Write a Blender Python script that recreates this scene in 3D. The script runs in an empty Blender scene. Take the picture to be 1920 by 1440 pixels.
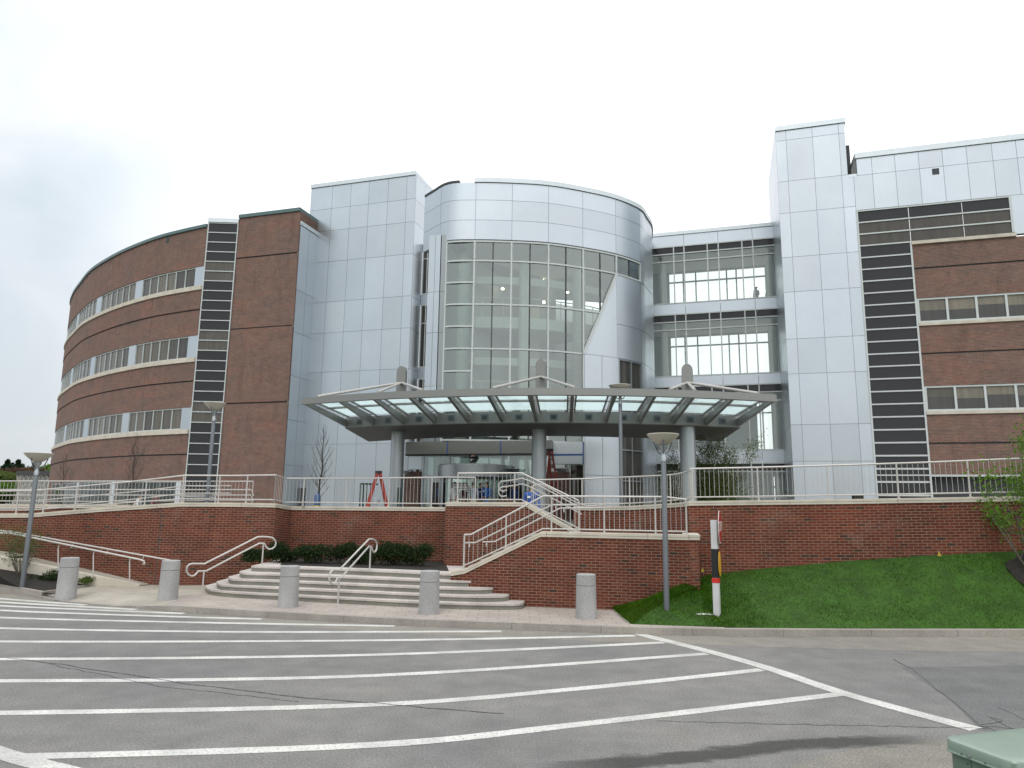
import bpy, bmesh, math, random
from mathutils import Vector, Matrix, noise
random.seed(7)
R = math.radians
C = bpy.context.scene.collection
sc = bpy.context.scene

# ------------------------------------------------------------------ camera model (surveyed from the photograph)
F = 1325.0; TH = R(9.64); RO = R(0.8); EYE = Vector((0, 0, 2.55))
FW = Vector((0, math.cos(TH), math.sin(TH))); R0 = Vector((1, 0, 0)); U0 = R0.cross(FW)
RT = R0*math.cos(RO) + U0*math.sin(RO); UP = -R0*math.sin(RO) + U0*math.cos(RO)
def ray(x, y): return FW + RT*((x-960)/F) + UP*((720-y)/F)
def at_z(x, y, z):
    d = ray(x, y); return EYE + d*((z-EYE.z)/d.z)
def at_Y(x, y, Y):
    d = ray(x, y); return EYE + d*(Y/d.y)
def colp(x, Y, y=945):
    d = ray(x, y); return (d.x/d.y*Y, Y)
YAW = R(-17); BU = (math.cos(YAW), math.sin(YAW)); BV = (-BU[1], BU[0])
def bw(u, v): return (BU[0]*u+BV[0]*v, BU[1]*u+BV[1]*v)
def bw3(u, v, z): return Vector((*bw(u, v), z))
def bp(x, y, v):
    d = ray(x, y); t = v/(d.x*BV[0]+d.y*BV[1]); p = EYE+d*t
    return (p.x*BU[0]+p.y*BU[1], p.z)
def uvof(p): return (p[0]*BU[0]+p[1]*BU[1], p[0]*BV[0]+p[1]*BV[1])

# ------------------------------------------------------------------ polyline in plan
class PL:
    def __init__(s, pts):
        s.p = [Vector((q[0], q[1])) for q in pts]
        s.c = [0.0]
        for a, b in zip(s.p, s.p[1:]): s.c.append(s.c[-1]+(b-a).length)
        s.L = s.c[-1]
        s.sn = []
        for a, b in zip(s.p, s.p[1:]):
            d = (b-a).normalized(); s.sn.append(Vector((d.y, -d.x)))
        s.vn = []
        for i in range(len(s.p)):
            if i == 0: n = s.sn[0].copy()
            elif i == len(s.p)-1: n = s.sn[-1].copy()
            else:
                n = (s.sn[i-1]+s.sn[i]).normalized(); n = n/max(.35, n.dot(s.sn[i]))
            s.vn.append(n)
    def seg(s, t):
        for i in range(len(s.p)-1):
            if t <= s.c[i+1]+1e-9: return i
        return len(s.p)-2
    def at(s, t):
        t = min(max(t, 0), s.L); i = s.seg(t); f = (t-s.c[i])/max(1e-9, s.c[i+1]-s.c[i])
        if f < 1e-4: n = s.vn[i]
        elif f > 1-1e-4: n = s.vn[i+1]
        else: n = s.sn[i] if len(s.p) < 10 else s.vn[i].lerp(s.vn[i+1], f)
        return s.p[i].lerp(s.p[i+1], f), n
    def stations(s, a, b):
        return [a]+[c for c in s.c if a+1e-4 < c < b-1e-4]+[b]
    def hit(s, x, y):
        d = ray(x, y); best = None
        for i in range(len(s.p)-1):
            a = s.p[i]; e = s.p[i+1]-a
            den = d.x*e.y-d.y*e.x
            if abs(den) < 1e-9: continue
            t = (a.x*e.y-a.y*e.x)/den; q = (a.x*d.y-a.y*d.x)/den
            lo = -1e-6 if i else -50; hi = 1+1e-6 if i < len(s.p)-2 else 50
            if t > 0 and lo <= q <= hi and (best is None or t < best[0]):
                best = (t, s.c[i]+q*e.length, EYE.z+d.z*t)
        return best[1], best[2]
def catmull(pts, n=5):
    P = [Vector(p) for p in pts]; out = []
    for i in range(len(P)-1):
        p0 = P[max(0, i-1)]; p1 = P[i]; p2 = P[i+1]; p3 = P[min(len(P)-1, i+2)]
        for k in range(n):
            t = k/n
            out.append(.5*((2*p1)+(-p0+p2)*t+(2*p0-5*p1+4*p2-p3)*t*t+(-p0+3*p1-3*p2+p3)*t**3))
    out.append(P[-1]); return out
def zc(z): return z if callable(z) else (lambda s: z)
def zpw(pairs):     # piecewise linear height along a line
    pairs = sorted(pairs)
    def f(s):
        if s <= pairs[0][0]: return pairs[0][1]
        for (a, za), (b, zb) in zip(pairs, pairs[1:]):
            if s <= b: return za+(zb-za)*(s-a)/max(1e-9, b-a)
        return pairs[-1][1]
    f.knots = [p[0] for p in pairs]; return f

# ------------------------------------------------------------------ mesh builder
ORG = {}
class MB:
    def __init__(s): s.V = []; s.F = []; s.UV = []; s.MI = []; s.col = []
    def v(s, p): s.V.append(Vector(p)); return len(s.V)-1
    def f(s, idx, uv=None, mi=0, col=None):
        s.F.append(list(idx)); s.UV.append(uv or [(0, 0)]*len(idx)); s.MI.append(mi); s.col.append(col)
    def poly(s, pts, mi=0, uv=None, col=None):
        pts = [Vector(p) for p in pts]; s.f([s.v(p) for p in pts], uv or [(p.x, p.y) for p in pts], mi, col)
    def hexa(s, b, t, mi=0):
        b = [Vector(p) for p in b]; t = [Vector(p) for p in t]; n = len(b)
        i = [s.v(p) for p in b]; j = [s.v(p) for p in t]
        s.f(i[::-1], [(p.x, p.y) for p in b[::-1]], mi); s.f(j, [(p.x, p.y) for p in t], mi)
        acc = 0
        for k in range(n):
            l = (k+1) % n; w = (b[l]-b[k]).length
            s.f([i[k], i[l], j[l], j[k]], [(acc, b[k].z), (acc+w, b[l].z), (acc+w, t[l].z), (acc, t[k].z)], mi); acc += w
    def prism(s, pts, z0, z1, mi=0):
        a = sum(p[0]*q[1]-q[0]*p[1] for p, q in zip(pts, list(pts[1:])+[pts[0]]))
        if a < 0: pts = list(pts)[::-1]
        s.hexa([(p[0], p[1], z0) for p in pts], [(p[0], p[1], z1) for p in pts], mi)
    def box(s, c, sx, sy, sz, rot=0, mi=0, tilt=None):
        c = Vector(c); M = Matrix.Rotation(rot, 3, 'Z')
        if tilt is not None: M = tilt
        q = [(-1, -1), (1, -1), (1, 1), (-1, 1)]
        s.hexa([c+M@Vector((a*sx/2, b*sy/2, -sz/2)) for a, b in q], [c+M@Vector((a*sx/2, b*sy/2, sz/2)) for a, b in q], mi)
    def bar(s, a, b, w, h, mi=0, up=(0, 0, 1)):
        a = Vector(a); b = Vector(b); d = (b-a).normalized(); x = d.cross(Vector(up)).normalized(); y = x.cross(d)
        q = [(-1, -1), (1, -1), (1, 1), (-1, 1)]
        s.hexa([a+x*(i*w/2)+y*(j*h/2) for i, j in q], [b+x*(i*w/2)+y*(j*h/2) for i, j in q], mi)
    def tube(s, path, r, n=8, closed=False, mi=0, caps=True):
        P = [Vector(p) for p in path]; m = len(P)
        rr = r if isinstance(r, (list, tuple)) else [r]*m
        T = []
        for i in range(m):
            if closed: d = P[(i+1) % m]-P[i-1]
            else: d = P[min(m-1, i+1)]-P[max(0, i-1)]
            T.append(d.normalized() if d.length > 1e-9 else Vector((0, 0, 1)))
        x = T[0].orthogonal().normalized(); rings = []
        for i in range(m):
            x = (x-T[i]*x.dot(T[i]));
            x = x.normalized() if x.length > 1e-6 else T[i].orthogonal().normalized()
            y = T[i].cross(x)
            rings.append([s.v(P[i]+(x*math.cos(2*math.pi*k/n)+y*math.sin(2*math.pi*k/n))*rr[i]) for k in range(n)])
        for i in range(m if closed else m-1):
            A = rings[i]; B = rings[(i+1) % m]
            for k in range(n): s.f([A[k], A[(k+1) % n], B[(k+1) % n], B[k]], None, mi)
        if caps and not closed:
            s.f(rings[0][::-1], None, mi); s.f(rings[-1], None, mi)
    def lathe(s, c, prof, n=20, mi=0, M=None, sx=1, sy=1):
        c = Vector(c); rings = []
        for r, z in prof:
            ring = []
            for k in range(n):
                a = 2*math.pi*k/n; p = Vector((r*math.cos(a)*sx, r*math.sin(a)*sy, z))
                if M: p = M@p
                ring.append(s.v(c+p))
            rings.append(ring)
        for (ra, za), (rb, zb), A, B in zip(prof, prof[1:], rings, rings[1:]):
            for k in range(n):
                s.f([A[k], A[(k+1) % n], B[(k+1) % n], B[k]], [(k/n*6.28*max(ra, rb), za), ((k+1)/n*6.28*max(ra, rb), za), ((k+1)/n*6.28*max(ra, rb), zb), (k/n*6.28*max(ra, rb), zb)], mi)
        s.f(rings[0][::-1], None, mi); s.f(rings[-1], None, mi)
    def band(s, pl, s0, s1, z0, z1, out=0.0, depth=.2, mi=0, col=None, vtop=None):
        z0 = zc(z0); z1 = zc(z1)
        st = set(pl.stations(s0, s1))
        for z in (z0, z1):
            for k in getattr(z, 'knots', []):
                if s0+1e-4 < k < s1-1e-4: st.add(k)
        st = sorted(st); cols = []
        for t in st:
            p, n = pl.at(t); a = p+n*out; b = p+n*(out-depth)
            za, zb = z0(t), z1(t)
            cols.append((s.v((a.x, a.y, za)), s.v((a.x, a.y, zb)), s.v((b.x, b.y, zb)), s.v((b.x, b.y, za))))
        for (ta, A), (tb, B) in zip(zip(st, cols), list(zip(st, cols))[1:]):
            ref = (lambda t: vtop(t)) if vtop else (lambda t: 0)
            q = [z0(ta)-ref(ta), z1(ta)-ref(ta), z0(tb)-ref(tb), z1(tb)-ref(tb)]
            s.f([A[0], B[0], B[1], A[1]], [(ta, q[0]), (tb, q[2]), (tb, q[3]), (ta, q[1])], mi, col)
            s.f([A[1], B[1], B[2], A[2]], [(ta, 0), (tb, 0), (tb, depth), (ta, depth)], mi, col)
            s.f([A[2], B[2], B[3], A[3]], [(ta, q[1]), (tb, q[3]), (tb, q[2]), (ta, q[0])], mi, col)
            s.f([A[3], B[3], B[0], A[0]], [(ta, depth), (tb, depth), (tb, 0), (ta, 0)], mi, col)
        A = cols[0]; B = cols[-1]; h0 = z1(st[0])-z0(st[0]); h1 = z1(st[-1])-z0(st[-1])
        za = z0(st[0])-(vtop(st[0]) if vtop else 0); zb = z0(st[-1])-(vtop(st[-1]) if vtop else 0)
        s.f([A[3], A[0], A[1], A[2]], [(-depth, za), (0, za), (0, za+h0), (-depth, za+h0)], mi, col)
        s.f([B[0], B[3], B[2], B[1]], [(0, zb), (depth, zb), (depth, zb+h1), (0, zb+h1)], mi, col)
    def build(s, name, mats, parent=None, smooth=35, loc=None):
        if not s.V: return None
        o0 = ORG.get(parent.name) if parent else None
        if o0 is None and loc is not None: o0 = Vector(loc)
        if o0 is None: o0 = Vector((0, 0, 0))
        me = bpy.data.meshes.new(name)
        me.from_pydata([tuple(p-o0) for p in s.V], [], s.F)
        mats = mats if isinstance(mats, (list, tuple)) else [mats]
        for m in mats: me.materials.append(m)
        me.polygons.foreach_set('material_index', s.MI)
        uvl = me.uv_layers.new(name='UVMap'); flat = [c for uv in s.UV for q in uv for c in q]
        uvl.data.foreach_set('uv', flat)
        if any(c is not None for c in s.col) or any(m.name.startswith('aluminium_panel') for m in mats):
            ca = me.color_attributes.new('tint', 'FLOAT_COLOR', 'CORNER'); fl = []
            for f, c in zip(s.F, s.col):
                c = c or (1, 1, 1); fl += [c[0], c[1], c[2], 1]*len(f)
            ca.data.foreach_set('color', fl)
        me.polygons.foreach_set('use_smooth', [True]*len(s.F))
        me.set_sharp_from_angle(angle=R(smooth))
        me.update()
        o = bpy.data.objects.new(name, me); C.objects.link(o)
        if parent: o.parent = parent
        else: o.location = o0
        ORG[o.name] = o0
        return o
def thing(name, label, cat, loc, group=None):
    o = bpy.data.objects.new(name, None); C.objects.link(o); o.location = loc; o.empty_display_size = .2
    ORG[o.name] = Vector(loc); tag(o, label, cat, group); return o
def tag(o, label, cat, group=None):
    o['label'] = label; o['category'] = cat; o['kind'] = 'thing'
    if group: o['group'] = group
    return o
def struct(o, kind='structure'): o['kind'] = kind; return o
def copy_tree(o, parent=None):
    c = o.copy(); C.objects.link(c)
    if parent: c.parent = parent
    for ch in list(o.children): copy_tree(ch, c)
    return c

# ------------------------------------------------------------------ materials
class NT:
    def __init__(s, name):
        s.m = bpy.data.materials.new(name); s.m.use_nodes = True; s.t = s.m.node_tree
        s.b = s.t.nodes['Principled BSDF']; s.out = s.t.nodes['Material Output']
    def n(s, typ, **kw):
        nd = s.t.nodes.new(typ)
        for k, v in kw.items():
            if k in nd.inputs: nd.inputs[k].default_value = v
            else: setattr(nd, k, v)
        return nd
    def l(s, a, b): s.t.links.new(a, b)
    def coord(s, kind='Object'):
        return s.n('ShaderNodeTexCoord').outputs[kind]
    def noise(s, scale, detail=4, vec=None, rough=.55, dist=0):
        nd = s.n('ShaderNodeTexNoise'); nd.inputs['Scale'].default_value = scale; nd.inputs['Detail'].default_value = detail
        nd.inputs['Roughness'].default_value = rough; nd.inputs['Distortion'].default_value = dist
        s.l(vec or s.coord(), nd.inputs['Vector']); return nd.outputs['Fac']
    def ramp(s, fac, stops):
        nd = s.n('ShaderNodeValToRGB'); e = nd.color_ramp.elements
        while len(e) < len(stops): e.new(.5)
        for el, (p, c) in zip(e, stops):
            el.position = p; el.color = (c[0], c[1], c[2], 1) if not isinstance(c, (int, float)) else (c, c, c, 1)
        s.l(fac, nd.inputs['Fac']); return nd.outputs['Color']
    def mix(s, fac, a, b, blend='MIX'):
        nd = s.n('ShaderNodeMix'); nd.data_type = 'RGBA'; nd.blend_type = blend
        for sock, val in ((nd.inputs[0], fac), (nd.inputs[6], a), (nd.inputs[7], b)):
            if hasattr(val, 'is_linked'): s.l(val, sock)
            elif isinstance(val, (int, float)): sock.default_value = val if sock == nd.inputs[0] else (val, val, val, 1)
            else: sock.default_value = (*val[:3], 1)
        return nd.outputs[2]
    def mapping(s, vec, scale):
        nd = s.n('ShaderNodeMapping'); nd.inputs['Scale'].default_value = scale; s.l(vec, nd.inputs['Vector']); return nd.outputs['Vector']
    def bump(s, h, strength=.3, dist=.01):
        nd = s.n('ShaderNodeBump'); nd.inputs['Strength'].default_value = strength; nd.inputs['Distance'].default_value = dist
        s.l(h, nd.inputs['Height']); s.l(nd.outputs['Normal'], s.b.inputs['Normal'])
    def base(s, col, rough=.6, metal=0, spec=None):
        if hasattr(col, 'is_linked'): s.l(col, s.b.inputs['Base Color'])
        else: s.b.inputs['Base Color'].default_value = (*col[:3], 1)
        s.b.inputs['Roughness'].default_value = rough; s.b.inputs['Metallic'].default_value = metal
        if spec is not None: s.b.inputs['Specular IOR Level'].default_value = spec
        return s.m
def simple(name, col, rough=.5, metal=0, var=.12, scale=3.0, bump=0, spec=None):
    t = NT(name)
    f = t.noise(scale, 5)
    c = t.mix(1.0, t.ramp(f, [(.3, 1-var), (.7, 1+var*.6)]), col, 'MULTIPLY')
    if bump: t.bump(t.noise(scale*25, 3), bump, .01)
    return t.base(c, rough, metal, spec)
M = {}
def brick(name, cols, mortar, patch, mix_mortar=.0, bumpy=.35):
    t = NT(name); uv = t.coord('UV')
    b = t.n('ShaderNodeTexBrick'); b.offset = .5; b.squash = 1
    b.inputs['Scale'].default_value = 1; b.inputs['Mortar Size'].default_value = .0062; b.inputs['Mortar Smooth'].default_value = .2
    b.inputs['Bias'].default_value = 0; b.inputs['Brick Width'].default_value = .2032; b.inputs['Row Height'].default_value = .0677
    b.inputs['Color1'].default_value = (0, 0, 0, 1); b.inputs['Color2'].default_value = (1, 1, 1, 1); b.inputs['Mortar'].default_value = (.5, .5, .5, 1)
    t.l(uv, b.inputs['Vector'])
    tone = t.ramp(b.outputs['Color'], [(.0, cols[0]), (.10, cols[1]), (.7, cols[2]), (1, cols[3])])
    big = t.noise(.45, 5, uv, .6)
    tone = t.mix(1.0, tone, t.ramp(big, [(.3, patch[0]), (.5, (1, 1, 1)), (.72, patch[1])]), 'MULTIPLY')
    st = t.noise(9, 3, t.mapping(uv, (.6, 2.5, 1)), .6)
    tone = t.mix(1.0, tone, t.ramp(st, [(.3, .90), (.7, 1.08)]), 'MULTIPLY')
    st2 = t.noise(1.0, 6, t.mapping(uv, (.35, 1.7, 1)), .68)
    tone = t.mix(1.0, tone, t.ramp(st2, [(.32, (.80, .86, .90)), (.5, (1, 1, 1)), (.68, (1.20, 1.02, .95))]), 'MULTIPLY')
    mo = t.mix(1.0, mortar, t.ramp(t.noise(1.6, 3, uv), [(.3, .75), (.7, 1.15)]), 'MULTIPLY')
    c = t.mix(b.outputs['Fac'], tone, mo)
    drip = t.noise(1.0, 5, t.mapping(uv, (2.2, .35, 1)), .7); c = t.mix(1.0, c, t.ramp(drip, [(.30, .80), (.48, 1.0)]), 'MULTIPLY')
    bloom = t.noise(.7, 6, uv, .72); c = t.mix(t.ramp(bloom, [(.58, 0.), (.80, .22)]), c, (.36, .31, .27))
    inv = t.n('ShaderNodeMath', operation='SUBTRACT'); inv.inputs[0].default_value = 1; t.l(b.outputs['Fac'], inv.inputs[1])
    t.bump(inv.outputs[0], bumpy, .006)
    return t.base(c, .85, 0, .3)
M['brick_low'] = brick('red_brick', [(.045, .028, .021), (.108, .027, .015), (.132, .032, .017), (.150, .048, .028)], (.245, .178, .132), [(.62, .66, .62), (1.15, 1.12, 1.05)])
M['brick_high'] = brick('brown_brick', [(.110, .078, .066), (.150, .090, .072), (.175, .095, .074), (.21, .120, .092)], (.26, .22, .19), [(.84, .92, .96), (1.14, .96, .90)])
def metal_panel(name, col, rough=.38, metal=.75):
    t = NT(name); o = t.coord('Object')
    f = t.noise(.35, 3, o); g = t.noise(60, 2, t.mapping(o, (1, 1, .06)))
    c = t.mix(1.0, col, t.ramp(f, [(.3, .95), (.7, 1.04)]), 'MULTIPLY')
    c = t.mix(1.0, c, t.ramp(g, [(.3, .97), (.7, 1.03)]), 'MULTIPLY')
    if name == 'aluminium_panel':
        va = t.n('ShaderNodeVertexColor'); va.layer_name = 'tint'; c = t.mix(1.0, c, va.outputs['Color'], 'MULTIPLY')
    nd = t.n('ShaderNodeMapRange'); nd.inputs[3].default_value = rough-.06; nd.inputs[4].default_value = rough+.08
    t.l(f, nd.inputs[0]); t.base(c, rough, metal); t.l(nd.outputs[0], t.b.inputs['Roughness'])
    t.bump(t.noise(.9, 2, o), .05, .05)
    return t.m
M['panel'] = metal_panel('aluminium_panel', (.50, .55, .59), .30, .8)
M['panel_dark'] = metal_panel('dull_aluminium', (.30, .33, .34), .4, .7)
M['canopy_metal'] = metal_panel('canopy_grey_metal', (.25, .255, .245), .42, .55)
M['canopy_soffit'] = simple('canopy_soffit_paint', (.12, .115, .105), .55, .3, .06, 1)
M['column_metal'] = metal_panel('column_silver', (.40, .43, .45), .34, .75)
M['seam'] = simple('panel_seam', (.30, .33, .36), .6, .4)
M['joint'] = simple('dark_joint', (.06, .065, .07), .8)
M['white_frame'] = simple('white_window_frame', (.52, .56, .56), .4, .1, .05)
M['rail'] = simple('cream_rail_paint', (.50, .485, .46), .38, .15, .06, 6)
M['stone'] = simple('cream_cast_stone', (.55, .51, .43), .8, 0, .16, 2.2, .15)
M['coping_metal'] = simple('teal_coping_metal', (.11, .17, .17), .4, .5, .1)
M['white_metal'] = simple('white_coping_metal', (.62, .68, .72), .4, .4, .05)
def pane_mat(name, base, rough=.06, spec=.5, use_tint=True):
    t = NT(name)
    if use_tint:
        a = t.n('ShaderNodeVertexColor'); a.layer_name = 'tint'
        c = t.mix(1.0, base, a.outputs['Color'], 'MULTIPLY')
        w = t.noise(1.2, 3, t.mapping(t.coord('UV'), (4, .5, 1)))
        c = t.mix(1.0, c, t.ramp(w, [(.3, .75), (.7, 1.2)]), 'MULTIPLY')
    else: c = base
    t.base(c, rough, 0, spec)
    t.bump(t.noise(.6, 2), .03, .05)
    return t.m
M['pane'] = pane_mat('window_pane', (.16, .155, .14))
M['pane_dark'] = pane_mat('spandrel_pane', (.022, .024, .027), .08, .35, False)
M['pane_green'] = pane_mat('dark_green_pane', (.022, .035, .032), .06, .45, False)
def clear_glass(name, tint, refl=1.5, add=.03):
    t = NT(name); tr = t.n('ShaderNodeBsdfTransparent'); tr.inputs['Color'].default_value = (*tint, 1)
    gl = t.n('ShaderNodeBsdfGlossy'); gl.inputs['Roughness'].default_value = .02; gl.inputs['Color'].default_value = (.90, 1, .97, 1)
    fr = t.n('ShaderNodeFresnel'); fr.inputs['IOR'].default_value = 1.5
    ma = t.n('ShaderNodeMath', operation='MULTIPLY_ADD', use_clamp=True); t.l(fr.outputs[0], ma.inputs[0])
    ma.inputs[1].default_value = refl; ma.inputs[2].default_value = add
    mx = t.n('ShaderNodeMixShader'); t.l(ma.outputs[0], mx.inputs[0]); t.l(tr.outputs[0], mx.inputs[1]); t.l(gl.outputs[0], mx.inputs[2])
    t.l(mx.outputs[0], t.out.inputs['Surface']); return t.m
M['glass'] = clear_glass('clear_curtain_glass', (.80, .90, .86), 2.0, .13)
M['glass_bridge'] = clear_glass('clear_bridge_glass', (.90, .94, .93), 1.3, .07)
t = NT('frosted_canopy_glass')
tl = t.n('ShaderNodeBsdfTranslucent'); tl.inputs['Color'].default_value = (.78, .86, .86, 1)
tr = t.n('ShaderNodeBsdfTransparent'); tr.inputs['Color'].default_value = (.80, .89, .89, 1)
gl = t.n('ShaderNodeBsdfGlossy'); gl.inputs['Roughness'].default_value = .1
m1 = t.n('ShaderNodeMixShader'); m1.inputs[0].default_value = .45; t.l(tl.outputs[0], m1.inputs[1]); t.l(tr.outputs[0], m1.inputs[2])
m2 = t.n('ShaderNodeMixShader'); m2.inputs[0].default_value = .06; t.l(m1.outputs[0], m2.inputs[1]); t.l(gl.outputs[0], m2.inputs[2])
t.l(m2.outputs[0], t.out.inputs['Surface']); M['canopy_glass'] = t.m
M['slab'] = simple('white_slab_edge', (.78, .80, .75), .6, 0, .05)
M['inner_wall'] = simple('beige_inner_wall', (.60, .50, .44), .8, 0, .06, .5)
M['inner_grey'] = simple('grey_inner_wall', (.52, .56, .55), .8, 0, .06, .5)
M['ceiling'] = simple('grey_ceiling', (.66, .67, .64), .8, 0, .05, .5)
M['inner_floor'] = simple('brown_inner_floor', (.34, .30, .26), .5, 0, .1, .8)
def emis(name, col, st):
    t = NT(name); t.base((.1, .1, .1)); t.b.inputs['Emission Color'].default_value = (*col, 1); t.b.inputs['Emission Strength'].default_value = st; return t.m
M['lamp_on'] = emis('warm_downlight', (1, .85, .6), 9)
M['pole'] = simple('grey_pole_paint', (.14, .155, .17), .42, .3, .08, 2)
M['bowl'] = simple('cream_lamp_bowl', (.50, .47, .40), .35, .1, .06, 3)
M['granite'] = simple('speckled_granite', (.40, .41, .42), .75, 0, .14, 30, .12)
def granite(name, col):
    t = NT(name); o = t.coord('Object')
    c = t.mix(1.0, col, t.ramp(t.noise(1.5, 5, t.mapping(o, (1, 1, .5))), [(.3, .78), (.7, 1.1)]), 'MULTIPLY')
    c = t.mix(1.0, c, t.ramp(t.noise(45, 3, o), [(.35, .82), (.65, 1.12)]), 'MULTIPLY')
    t.bump(t.noise(60, 3, o), .15, .004)
    return t.base(c, .8, 0, .3)
M['granite'] = granite('speckled_granite', (.36, .36, .36))
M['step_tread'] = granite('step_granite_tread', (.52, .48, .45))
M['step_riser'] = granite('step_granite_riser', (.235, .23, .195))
M['kerb'] = granite('granite_kerb', (.33, .305, .275))
# asphalt
def asphalt(name, c0, c1):
    t = NT(name); o = t.coord('Object')
    big = t.noise(.22, 5, o, .6); mid = t.noise(2.2, 5, o); fine = t.noise(42, 4, o, .8); streak = t.noise(1.1, 4, t.mapping(o, (.12, 1.3, 1)))
    c = t.mix(t.ramp(big, [(.35, 0.), (.65, 1.)]), c0, c1)
    c = t.mix(1.0, c, t.ramp(mid, [(.3, .88), (.7, 1.10)]), 'MULTIPLY')
    c = t.mix(1.0, c, t.ramp(streak, [(.28, .91), (.5, 1.0), (.75, 1.04)]), 'MULTIPLY')
    c = t.mix(1.0, c, t.ramp(fine, [(.30, .60), (.5, 1.0), (.66, 1.5)]), 'MULTIPLY')
    t.bump(fine, .35, .006)
    return t.base(c, .88, 0, .25)
M['asphalt'] = asphalt('worn_asphalt', (.205, .20, .188), (.152, .152, .152))
M['asphalt_dark'] = asphalt('patched_asphalt', (.150, .150, .150), (.128, .129, .130))
M['asphalt_pale'] = asphalt('dusty_gutter_asphalt', (.235, .222, .192), (.20, .192, .172))
M['apron'] = asphalt('dusty_apron_asphalt', (.21, .20, .175), (.175, .17, .155))
t = NT('damp_stain'); uv = t.coord('UV'); sp_n = t.n('ShaderNodeSeparateXYZ'); t.l(uv, sp_n.inputs[0])
def tm(op, a, b=0.0, clamp=False):
    nd = t.n('ShaderNodeMath', operation=op, use_clamp=clamp)
    for sk, v in ((nd.inputs[0], a), (nd.inputs[1], b)):
        if hasattr(v, 'is_linked'): t.l(v, sk)
        else: sk.default_value = v
    return nd.outputs[0]
prof = tm('SUBTRACT', 1.0, tm('MULTIPLY', tm('ABSOLUTE', tm('SUBTRACT', sp_n.outputs[1], .45)), 2.1))
al = tm('MULTIPLY', tm('SUBTRACT', tm('ADD', prof, t.noise(5, 5, t.mapping(t.coord('Object'), (.6, 1.6, 1)), .65)), .82), 3.2, True)
eL = tm('SUBTRACT', 5.0, sp_n.outputs[0]); STAIN_L = eL.node
al = tm('MULTIPLY', al, tm('MULTIPLY', tm('MINIMUM', sp_n.outputs[0], eL), 1.1, True)); al = tm('MULTIPLY', al, .62)
t.base((.045, .044, .042), .6); tr = t.n('ShaderNodeBsdfTransparent'); mx = t.n('ShaderNodeMixShader'); t.l(al, mx.inputs[0]); t.l(tr.outputs[0], mx.inputs[1]); t.l(t.b.outputs[0], mx.inputs[2]); t.l(mx.outputs[0], t.out.inputs['Surface'])
M['stain'] = t.m
M['crack'] = simple('crack_tar', (.08, .08, .08), .9)
t = NT('worn_road_paint'); o = t.coord('Object')
wear = t.ramp(t.noise(30, 5, o, .75), [(.34, 0), (.50, 1)])
wear2 = t.ramp(t.noise(1.1, 5, o, .65), [(.30, .35), (.58, 1)])
c = t.mix(t.mix(1.0, wear, wear2, 'MULTIPLY'), (.26, .26, .25), (.62, .62, .59))
t.base(c, .7, 0, .3); M['paint'] = t.m
# pavers
t = NT('pink_pavers'); uv = t.coord('Object')
b = t.n('ShaderNodeTexBrick'); b.offset = .5; t.l(uv, b.inputs['Vector'])
for k, v in (('Scale', 1), ('Mortar Size', .008), ('Brick Width', .45), ('Row Height', .30), ('Bias', 0)): b.inputs[k].default_value = v
b.inputs['Color1'].default_value = (.385, .34, .305, 1); b.inputs['Color2'].default_value = (.345, .31, .28, 1); b.inputs['Mortar'].default_value = (.22, .19, .165, 1)
c = t.mix(1.0, b.outputs['Color'], t.ramp(t.noise(1.2, 5), [(.3, .86), (.7, 1.1)]), 'MULTIPLY')
c = t.mix(1.0, c, t.ramp(t.noise(60, 3), [(.35, .88), (.65, 1.1)]), 'MULTIPLY')
t.base(c, .85, 0, .3); M['paver'] = t.m
M['concrete'] = granite('beige_concrete', (.38, .355, .30))
M['terrace'] = granite('terrace_concrete', (.30, .29, .27))
M['mulch'] = simple('dark_mulch', (.018, .015, .012), .95, 0, .5, 14, .5)
M['soil'] = simple('grass_ground', (.028, .082, .005), .95, 0, .35, 3, .5)
M['meadow'] = simple('far_meadow', (.05, .085, .02), .95, 0, .3, .2)
def leaf_mat(name, c0, c1, trans=.25):
    t = NT(name); f = t.noise(1.3, 4); g = t.noise(11, 2)
    c = t.mix(t.ramp(f, [(.3, 0.), (.7, 1.)]), c0, c1)
    c = t.mix(1.0, c, t.ramp(g, [(.3, .6), (.7, 1.35)]), 'MULTIPLY')
    if name == 'grass_blades':
        w_ = t.noise(.55, 4, t.mapping(t.coord(), (.5, 1.6, 1)), .6); c = t.mix(t.ramp(w_, [(.45, 0.), (.72, .55)]), c, (.085, .13, .012))
    t.base(c, .7, 0, .12)
    tl = t.n('ShaderNodeBsdfTranslucent'); t.l(c, tl.inputs['Color'])
    mx = t.n('ShaderNodeMixShader'); mx.inputs[0].default_value = trans
    t.l(t.b.outputs[0], mx.inputs[1]); t.l(tl.outputs[0], mx.inputs[2]); t.l(mx.outputs[0], t.out.inputs['Surface'])
    return t.m
M['blade'] = leaf_mat('grass_blades', (.026, .088, .002), (.062, .135, .005), .3)
M['bark'] = simple('grey_brown_bark', (.055, .045, .038), .9, 0, .3, 8)
M['bark_pale'] = simple('pale_bark', (.13, .115, .09), .9, 0, .3, 8)
M['leaf_dark'] = leaf_mat('dark_shrub_leaf', (.012, .026, .009), (.030, .050, .016), .15)
M['leaf_mid'] = leaf_mat('olive_leaf', (.075, .115, .032), (.12, .165, .045), .45)
M['leaf_tree'] = leaf_mat('light_olive_leaf', (.10, .15, .04), (.16, .21, .06), .5)
M['leaf_bright'] = leaf_mat('spring_leaf', (.08, .17, .02), (.13, .24, .03), .35)
M['leaf_red'] = leaf_mat('reddish_bud_leaf', (.07, .045, .03), (.10, .06, .035))
M['leaf_pine'] = leaf_mat('pine_leaf', (.012, .035, .016), (.02, .05, .02), .1)

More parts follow.
